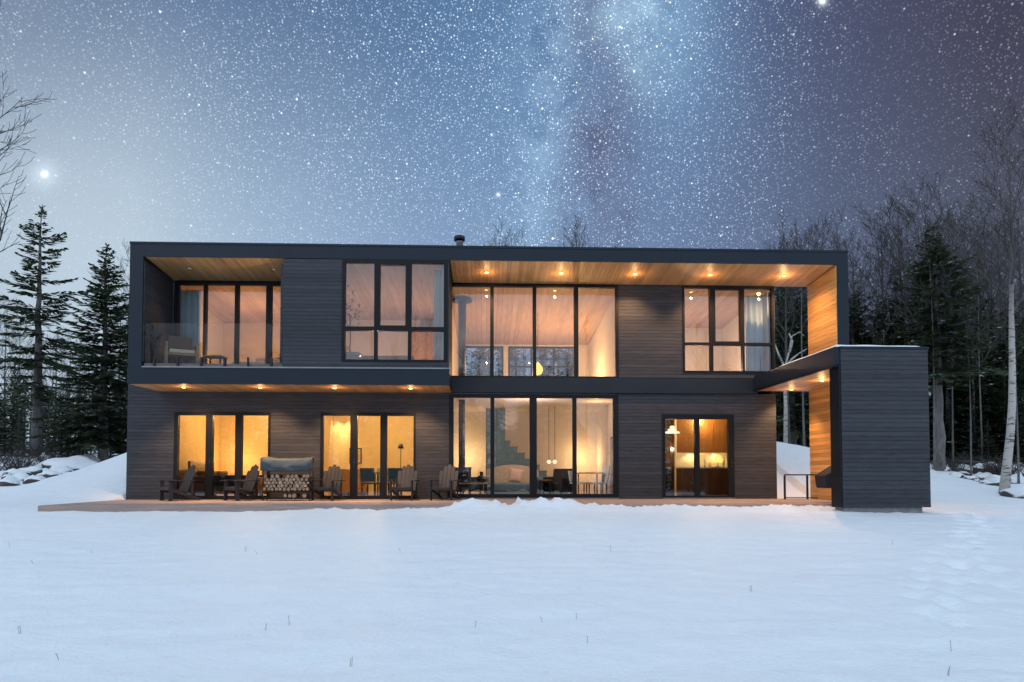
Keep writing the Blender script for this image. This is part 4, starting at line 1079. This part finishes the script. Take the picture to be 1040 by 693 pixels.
SD = spruce_parts(5, 10, 1.75, .12, 1.0, .25)
SE = spruce_parts(8, 10, 2.9, .02, .8, .10, .09)
B1 = bare_parts(11, 12, .11, .45, .30, 15); B2 = bare_parts(12, 12, .10, .36, .34, 18); B3 = bare_parts(13, 12, .13, .50, .28, 16, twig=6)
B4 = bare_parts(14, 12, .085, .55, .24, 12); B5 = bare_parts(15, 12, .095, .40, .36, 16, lean=(.7, .2))
plant_at(SA, 10, 36, 207, 14, 'spruce_tree', 'tall sparse spruce with a bare grey lower trunk at the wood edge by the house', 'spruce', wide=1.34)
plant_at(SB, 10, 104, 247, 12, 'spruce_tree', 'full dark spruce growing closest to the corner of the house', 'spruce', wide=1.45)
g1 = 'spruces of the wood behind the snowy bank'; l1 = 'dark spruce of the dense wood rising behind the snowy bank and boulders'
for i, (px, py, Y) in enumerate(((-14,345,18),(12,372,22),(62,392,19),(80,375,24),(128,318,19),(140,340,15),(-2,400,13),(22,405,16),(62,398,15),(84,412,13.5),(124,395,14),(48,398,26),(96,385,28),(4,395,28),(112,425,13.5),(70,440,12.8),(10,442,12))):
    plant_at((SC, SB, SD, SE, SC)[i % 5], 10, px, py, Y, 'spruce_tree', l1, 'spruce', g1, wide=(1.25 if py > 390 else 1.0))
g2 = 'spruces of the wood beside the screen wall'; l2 = 'dark spruce of the dense wood standing behind the dark screen wall'
for i, (px, py, Y) in enumerate(((874,282,17),(893,318,20),(914,262,15.5),(932,288,19),(949,226,17),(966,250,14.5),(978,322,21),(994,300,17),(1012,352,15),(1030,300,18),(1044,330,14),(906,345,25),(944,330,27),(985,340,28),(1018,326,26),(870,350,26),
        (965,405,12.5),(988,420,12),(1004,428,9.5),(1042,418,9),(958,432,15),(1028,402,20),(1000,390,18.5),(974,372,17.5),(1012,440,12.5),(935,400,14),(1036,452,10.5),(868,300,16),(940,290,15),(986,276,16),(1024,322,15),(906,300,16),(1000,340,14),(1040,372,14),(955,350,20),(880,330,22),(893,292,15),(918,306,17),(972,286,16),(1008,300,17),(1034,330,13),(1046,300,16),(900,336,13),(926,348,13),(990,352,12.5),(1022,368,12),(868,344,14),(1044,388,11))):
    plant_at((SC, SB, SD, SB, SC, SE)[i % 6], 10, px, py, Y, 'spruce_tree', l2, 'spruce', g2, wide=(1.5 if py > 380 else 1.35))
g3 = 'spruces behind the house'; l3 = 'dark spruce glimpsed through the gap between house wall and cedar blade'
for i, (px, py, Y) in enumerate(((792,262,18),(806,262,13.5),(818,268,17),(800,300,23),(812,310,27),(786,290,25))):
    plant_at((SC, SB, SD)[i % 3], 10, px, py, Y, 'spruce_tree', l3, 'spruce', g3, wide=1.15)
g4 = 'spruces behind the rear window'; l4 = 'dim spruce standing behind the house and seen through the rear window of the great room'
for i, (px, py, Y) in enumerate(((462,330,24),(488,322,20),(521,318,25),(552,330,22),(586,316,26))):
    plant_at(SG, 10, px, py, Y, 'spruce_tree', l4, 'spruce', g4, wide=1.1)
gb = 'bare hardwoods above the screen wall'; lb = 'leafless grey hardwood with upswept twigs in the wood behind the dark screen wall'
for i, (px, py, Y) in enumerate(((872,232,19),(897,214,20),(922,206,18),(934,218,23),(946,204,19),(968,214,21),(996,208,20),(1020,220,22),(1038,240,19),(879,262,15),(940,255,14),(985,252,14.5),(926,240,15),(962,238,13.5),(1004,232,15),(975,222,17),(1013,212,17),(1045,205,24))):
    plant_at((B1, B2, B3, B4, B5)[i % 5], 12, px, py+(3 if 890 < px < 985 else 16), Y, 'hardwood_tree', lb, 'bare tree', gb, wide=1.2)
gl = 'bare hardwoods behind the snowy bank'; ll = 'thin leafless tree of the wood behind the snowy bank and boulders'
for i, (px, py, Y) in enumerate(((56,330,16),(68,345,20),(18,322,19),(88,350,21),(128,258,18),(118,310,25),(4,312,23),(46,350,24),(136,290,23),(92,378,15),(30,372,17),(74,380,17))):
    plant_at((B4, B1, B2, B5)[i % 4], 12, px, py, Y, 'hardwood_tree', ll, 'bare tree', gl)
gr_ = 'bare treetops above the roof'; lr = 'bare treetop just showing above the flat roof of the house'
for i, (px, py, Y) in enumerate(((508,241,22),(518,239,26),(588,240,24),(599,238,27),(800,238,25),(814,242,27),(826,234,25),(838,240,24),(850,236,28),(806,246,17))):
    plant_at((B2, B3, B1, B5)[i % 4], 12, px, py, Y, 'hardwood_tree', lr, 'bare tree', gr_)
plant_at(bare_parts(31, 12, .12, .40, .30, 16, twig=5), 12, -52, -10, 6.5, 'hardwood_tree', 'big leafless tree whose bare branches reach in at the edge of the pale sky', 'bare tree', wide=.85, rz=.6)
# the leaning birch and its neighbours by the boulder
bx = at(1017, 3.2)
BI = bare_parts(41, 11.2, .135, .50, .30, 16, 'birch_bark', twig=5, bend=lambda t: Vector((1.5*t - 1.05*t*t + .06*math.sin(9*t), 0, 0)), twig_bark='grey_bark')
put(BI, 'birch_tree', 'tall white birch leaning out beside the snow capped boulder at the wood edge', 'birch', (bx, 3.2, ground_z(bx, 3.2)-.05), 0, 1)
BT = bare_parts(42, 12, .07, .6, .22, 9, 'pale_bark', twig_bark='grey_bark')
for px, py, Y, lab in ((986, 330, 6.5, 'slim pale trunked tree standing alone between the birch and the screen wall'), (1034, 300, 6.0, 'thin pale stem close behind the leaning birch')):
    plant_at(BT, 12, px, py, Y, 'hardwood_tree', lab, 'bare tree')
plant_at(SF, 10, 955, 226, 7.5, 'spruce_tree', 'big spruce with a thick bare grey trunk beside the edge of the dark screen wall', 'spruce', wide=1.3)
plant_at(BT, 12, 949, 262, 7.0, 'hardwood_tree', 'thin pale trunk pressed close to the thick grey trunk by the screen wall', 'bare tree')
plant_at(BT, 12, 968, 300, 9.0, 'hardwood_tree', 'thin pale trunk in the shade between the slim trunk and the thick grey spruce trunk', 'bare tree')
plant_at(BT, 12, 998, 300, 10.0, 'hardwood_tree', 'thin pale trunk in the shade just off the slim trunk on the birch side', 'bare tree')
# forked pale sapling behind the porch roof
fx = at(798, 9.5); fs = thing('birch_sapling', 'white forked sapling spreading above the porch roof in front of dark trees', 'birch', (fx, 9.5, ground_z(fx, 9.5)-.1))
k = 26.8/693; zb = hz(373, fx, 9.5)-fs.location.z
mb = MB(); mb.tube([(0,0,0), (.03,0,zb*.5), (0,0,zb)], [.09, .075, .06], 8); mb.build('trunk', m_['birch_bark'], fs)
mb = MB()
for pp in (((0,0),(-6,14),(-11,30)), ((0,0),(5,16),(9,33),(18,38),(23,34)), ((0,0),(8,9),(16,15),(25,20)), ((5,16),(9,27),(6,36))):
    mb.tube([(a*k, (i-1)*.05, zb+b*k) for i, (a, b) in enumerate(pp)], [max(.018, .05-.012*i) for i in range(len(pp))], 6)
mb.build('branches', m_['white_paint'] if False else m_['birch_bark'], fs)
px_t = plant_at(B3, 12, 801, 250, 11.5, 'hardwood_tree', 'stout grey trunk seen in the gap beside the cedar lined blade', 'bare tree')
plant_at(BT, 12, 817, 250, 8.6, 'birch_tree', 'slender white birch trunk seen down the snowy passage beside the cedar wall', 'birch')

# far woods, one mass nobody could count
mb = MB(); r = random.Random(77)
def far_tree(x, y, h, ev, big=1.0):
    z0 = ground_z(x, y) - .2
    mb.tube([(x, y, z0), (x+r.gauss(0,.1), y, z0+h)], [.11, .02], 4, 1, (.5,.5,.5), False)
    if ev:
        for i in range(150):
            t = r.random()**1.3; rad = (1-t)*h*.17*r.random()**.5; a = r.uniform(0, 6.28); c = Vector((x+rad*math.cos(a), y+rad*math.sin(a), z0+h*(.05+.95*t)))
            d = Vector((math.cos(a), math.sin(a), -.35))*r.uniform(.35, .8); s = Vector((-math.sin(a), math.cos(a), .3))*r.uniform(.10, .2)*big; d *= big**.5
            tt = r.random()*.7; mb.poly([c-s, c+d, c+s], 0, (tt,tt,tt))
    else:
        for i in range(34):
            t = r.uniform(.3, 1); a = r.uniform(0, 6.28); c = Vector((x, y, z0+h*t)); L = h*.22*(1.25-t)*r.uniform(.6, 1.2)
            e = c + Vector((math.cos(a)*L*.6, math.sin(a)*L*.6, L*.9)); mb.tube([c, e], [.035, .014], 3, 1, (.5,.5,.5), False)
            for q in range(2):
                p = c.lerp(e, r.uniform(.3, .9)); mb.tube([p, p+Vector((r.gauss(0,.4), r.gauss(0,.4), r.uniform(.4, 1.0)))], [.018, .010], 3, 1, (.5,.5,.5), False)
for i in range(150): far_tree(r.uniform(-62, -10), r.uniform(32, 60), r.uniform(3.5, 7.0), r.random() < .55)
for i in range(230): far_tree(r.uniform(10, 66), r.uniform(31, 60), r.uniform(7, 12.5), r.random() < .85)
for i in range(60): far_tree(r.uniform(-10, 14), r.uniform(30, 50), r.uniform(6, 10), r.random() < .7)
fw_ = mb.build('woods', [m_['needles'], m_['grey_bark']]); fw_['kind'] = 'stuff'; fw_['label'] = 'deep mass of dark mixed woods closing off the view behind the nearer trees'; fw_['category'] = 'woods'

mb = MB(); r = random.Random(78)
for i in range(420):
    ev_ = r.random() < .7; far_tree(r.uniform(-80, 80), r.uniform(-72, -50), r.uniform(7, 15) if ev_ else r.uniform(13, 20), ev_, 1.9)
wb = mb.build('woods', [m_['needles'], m_['grey_bark']]); wb['kind'] = 'stuff'; wb['label'] = 'woods across the lawn mirrored darkly in the window glass'; wb['category'] = 'woods'

# ------------------------------------------------------------------ boulders, logs, brush
def boulder_mesh(seed):
    r = random.Random(seed); import bmesh
    bm = bmesh.new(); bmesh.ops.create_icosphere(bm, subdivisions=3, radius=1); off = r.uniform(0, 50)
    for v in bm.verts:
        n = noise.noise(v.co*1.1 + Vector((off, 0, 0)))*.34 + noise.noise(v.co*2.7 + Vector((off, 3, 0)))*.14
        v.co *= 1+n; v.co.z *= .62
    me = bpy.data.meshes.new('boulder'); bm.to_mesh(me); bm.free(); me.materials.append(m_['snowy_rock'])
    for p in me.polygons: p.use_smooth = True
    return me
bms = [boulder_mesh(i) for i in range(5)]
def boulder(px, Y, s, lab, grp=None, dz=0, sc3=None):
    X = at(px, Y); o = bpy.data.objects.new('boulder', bms[int(px) % 5]); COL.objects.link(o)
    o.location = (X, Y, ground_z(X, Y)+dz); o.scale = sc3 or (s, s*.9, s); o.rotation_euler = (0, 0, rb.uniform(0, 6)); tag(o, lab, 'boulder', grp)
for px, Y, s in ((6,9,.5),(16,6.5,.42),(28,8,.5),(20,10.5,.6),(44,7.5,.45),(52,9.8,.55),(34,11,.6),(60,8.5,.5),(66,10.6,.55),(84,10.8,.5),(3,12,.7),(48,11.8,.6),(12,5.2,.35),(38,6.2,.32),(57,7.0,.3),(24,12.6,.7),(9,4.6,.4),(22,5.6,.45),(31,7.2,.5),(41,9.0,.6),(50,6.4,.4),(63,9.9,.5),(70,8.2,.4),(78,10.0,.6),(1,7.4,.5),(36,4.9,.35),(46,10.9,.7),(15,9.2,.55),(58,11.9,.6),(0,10.3,.6),(26,11.6,.6),(88,11.6,.5)):
    boulder(px, Y, s, 'snow covered rock in the rough ground at the foot of the sparse spruce', 'snowy rocks below the sparse spruce')
boulder(74, 9.6, .85, 'largest snow covered rock, flat topped, beside the smooth snow bank', None, .1, (1.1, .8, .75))
for px, Y, s in ((962,9.0,.35),(975,8.0,.3),(996,7.2,.42),(1003,8.4,.5),(1010,6.4,.4),(1028,6.5,.5),(968,10.6,.4),(1040,7.4,.5),(1001,5.4,.25),(990,9.6,.4),(958,7.6,.35),(970,6.6,.3),(981,9.8,.5),(1006,9.6,.55),(1016,8.2,.5),(1022,10.2,.6),(1034,9.0,.55),(953,10.8,.5),(986,6.2,.28),(1012,5.2,.35)):
    boulder(px, Y, s, 'snow dusted rock among the trunks near the leaning birch', 'snowy rocks near the leaning birch')
boulder(1042, 2.2, .7, 'rounded boulder under a thick smooth snow cap in front of the leaning birch', None, -.02, (.75, .6, .62))
def fallen(px0, px1, py, Y, lab):
    xa, xb = at(px0, Y), at(px1, Y); t = thing('fallen_log', lab, 'log', (xa, Y, hz(py, xa, Y)))
    mb = MB(); mb.tube([(0,0,0), ((xb-xa)*.5,.05,.03), (xb-xa,.1,-.02)], [.075,.065,.045], 8); mb.build('trunk', m_['grey_bark'], t)
    mb = MB(); r = random.Random(int(px0))
    for i in range(7):
        x = (xb-xa)*r.random(); mb.tube([(x,.04,0), (x+r.gauss(0,.12), r.gauss(0,.2), r.choice((-.75,-.7,.45)))], [.022,.010], 4)
    mb.build('branches', m_['grey_bark'], t)
fallen(946, 1003, 469.5, 9.2, 'long fallen log propped level among the trunks by the screen wall')
fallen(950, 986, 478, 7.8, 'short fallen log lying half in the snow below the long one')
# low leafless brush at the wood edge
def brush_mesh(seed):
    r = random.Random(seed); mb = MB()
    for i in range(26):
        a = r.uniform(0, 6.28); L = r.uniform(.35, .9); p = Vector((r.gauss(0,.12), r.gauss(0,.12), 0)); d = Vector((math.cos(a)*.6, math.sin(a)*.6, 1)).normalized()
        e = p + d*L; mb.tube([p, p.lerp(e,.5)+Vector((0,0,.05)), e], [.010,.008,.005], 3, 0, (.5,.5,.5), False)
        for q in range(3):
            c = p.lerp(e, r.uniform(.4,.95)); mb.tube([c, c+Vector((r.gauss(0,.14), r.gauss(0,.14), r.uniform(.05,.25)))], [.006,.004], 3, 0, (.5,.5,.5), False)
    return mb.mesh('brush', m_['grey_bark'])
bsm = [brush_mesh(i) for i in range(3)]
for i in range(34):
    if i < 20: px, Y = rb.uniform(-8, 92), rb.uniform(8, 13); lab, gp = 'leafless scrub poking through the rough snow below the sparse spruce', 'scrub below the sparse spruce'
    else: px, Y = rb.uniform(950, 1045), rb.uniform(6.5, 12); lab, gp = 'leafless scrub poking through the snow between the birch and the screen wall', 'scrub near the leaning birch'
    X = at(px, Y); o = bpy.data.objects.new('scrub_bush', bsm[i % 3]); COL.objects.link(o); o.location = (X, Y, ground_z(X, Y)-.05); o.rotation_euler = (0, 0, rb.uniform(0, 6)); s = rb.uniform(.7, 1.3); o.scale = (s, s, s)
    tag(o, lab, 'bush', gp)
# dry stems standing in the lawn snow
def on_ground(px, py):
    for i in range(4000):
        Y = -13.5 + i*.004; X = at(px, Y)
        if hz(py, X, Y) <= ground_z(X, Y): return X, Y, ground_z(X, Y)
    return None
def stem_mesh(seed):
    r = random.Random(seed); mb = MB()
    for i in range(r.choice((1, 2, 2))):
        a, b = r.gauss(0, .04), r.gauss(0, .02); h = r.uniform(.05, .095)
        mb.tube([(i*.012, 0, -.05), (i*.012+a*.3, b*.4, h*.55), (i*.012+a*.5, b, h)], [.0022, .0018, .0009], 4)
        for q in range(2): mb.tube([(i*.012+a*.4, b*.8, h*(.75+.08*q)), (i*.012+a*.4+r.gauss(0,.008), b, h*(.84+.08*q))], [.0014, .0008], 3)
    return mb.mesh('stem', m_['dry_grass'])
sms = [stem_mesh(i) for i in range(4)]
for i, (px, py) in enumerate(((24,642),(66,668),(94,562),(12,556),(250,560),(263,563),(271,639),(296,634),(357,675),(552,631),(584,628),(962,660),(957,684),(408,560),(595,652),(620,560),(760,600),(37,572),(482,636),(905,553))):
    q = on_ground(px, py)
    if q:
        o = bpy.data.objects.new('grass_stem', sms[i % 4]); COL.objects.link(o); o.location = q; o.rotation_euler = (0, 0, rb.uniform(-.6, .6)); tag(o, 'dry grass stem poking up out of the smooth lawn snow', 'grass stem', 'dry stems in the lawn snow')
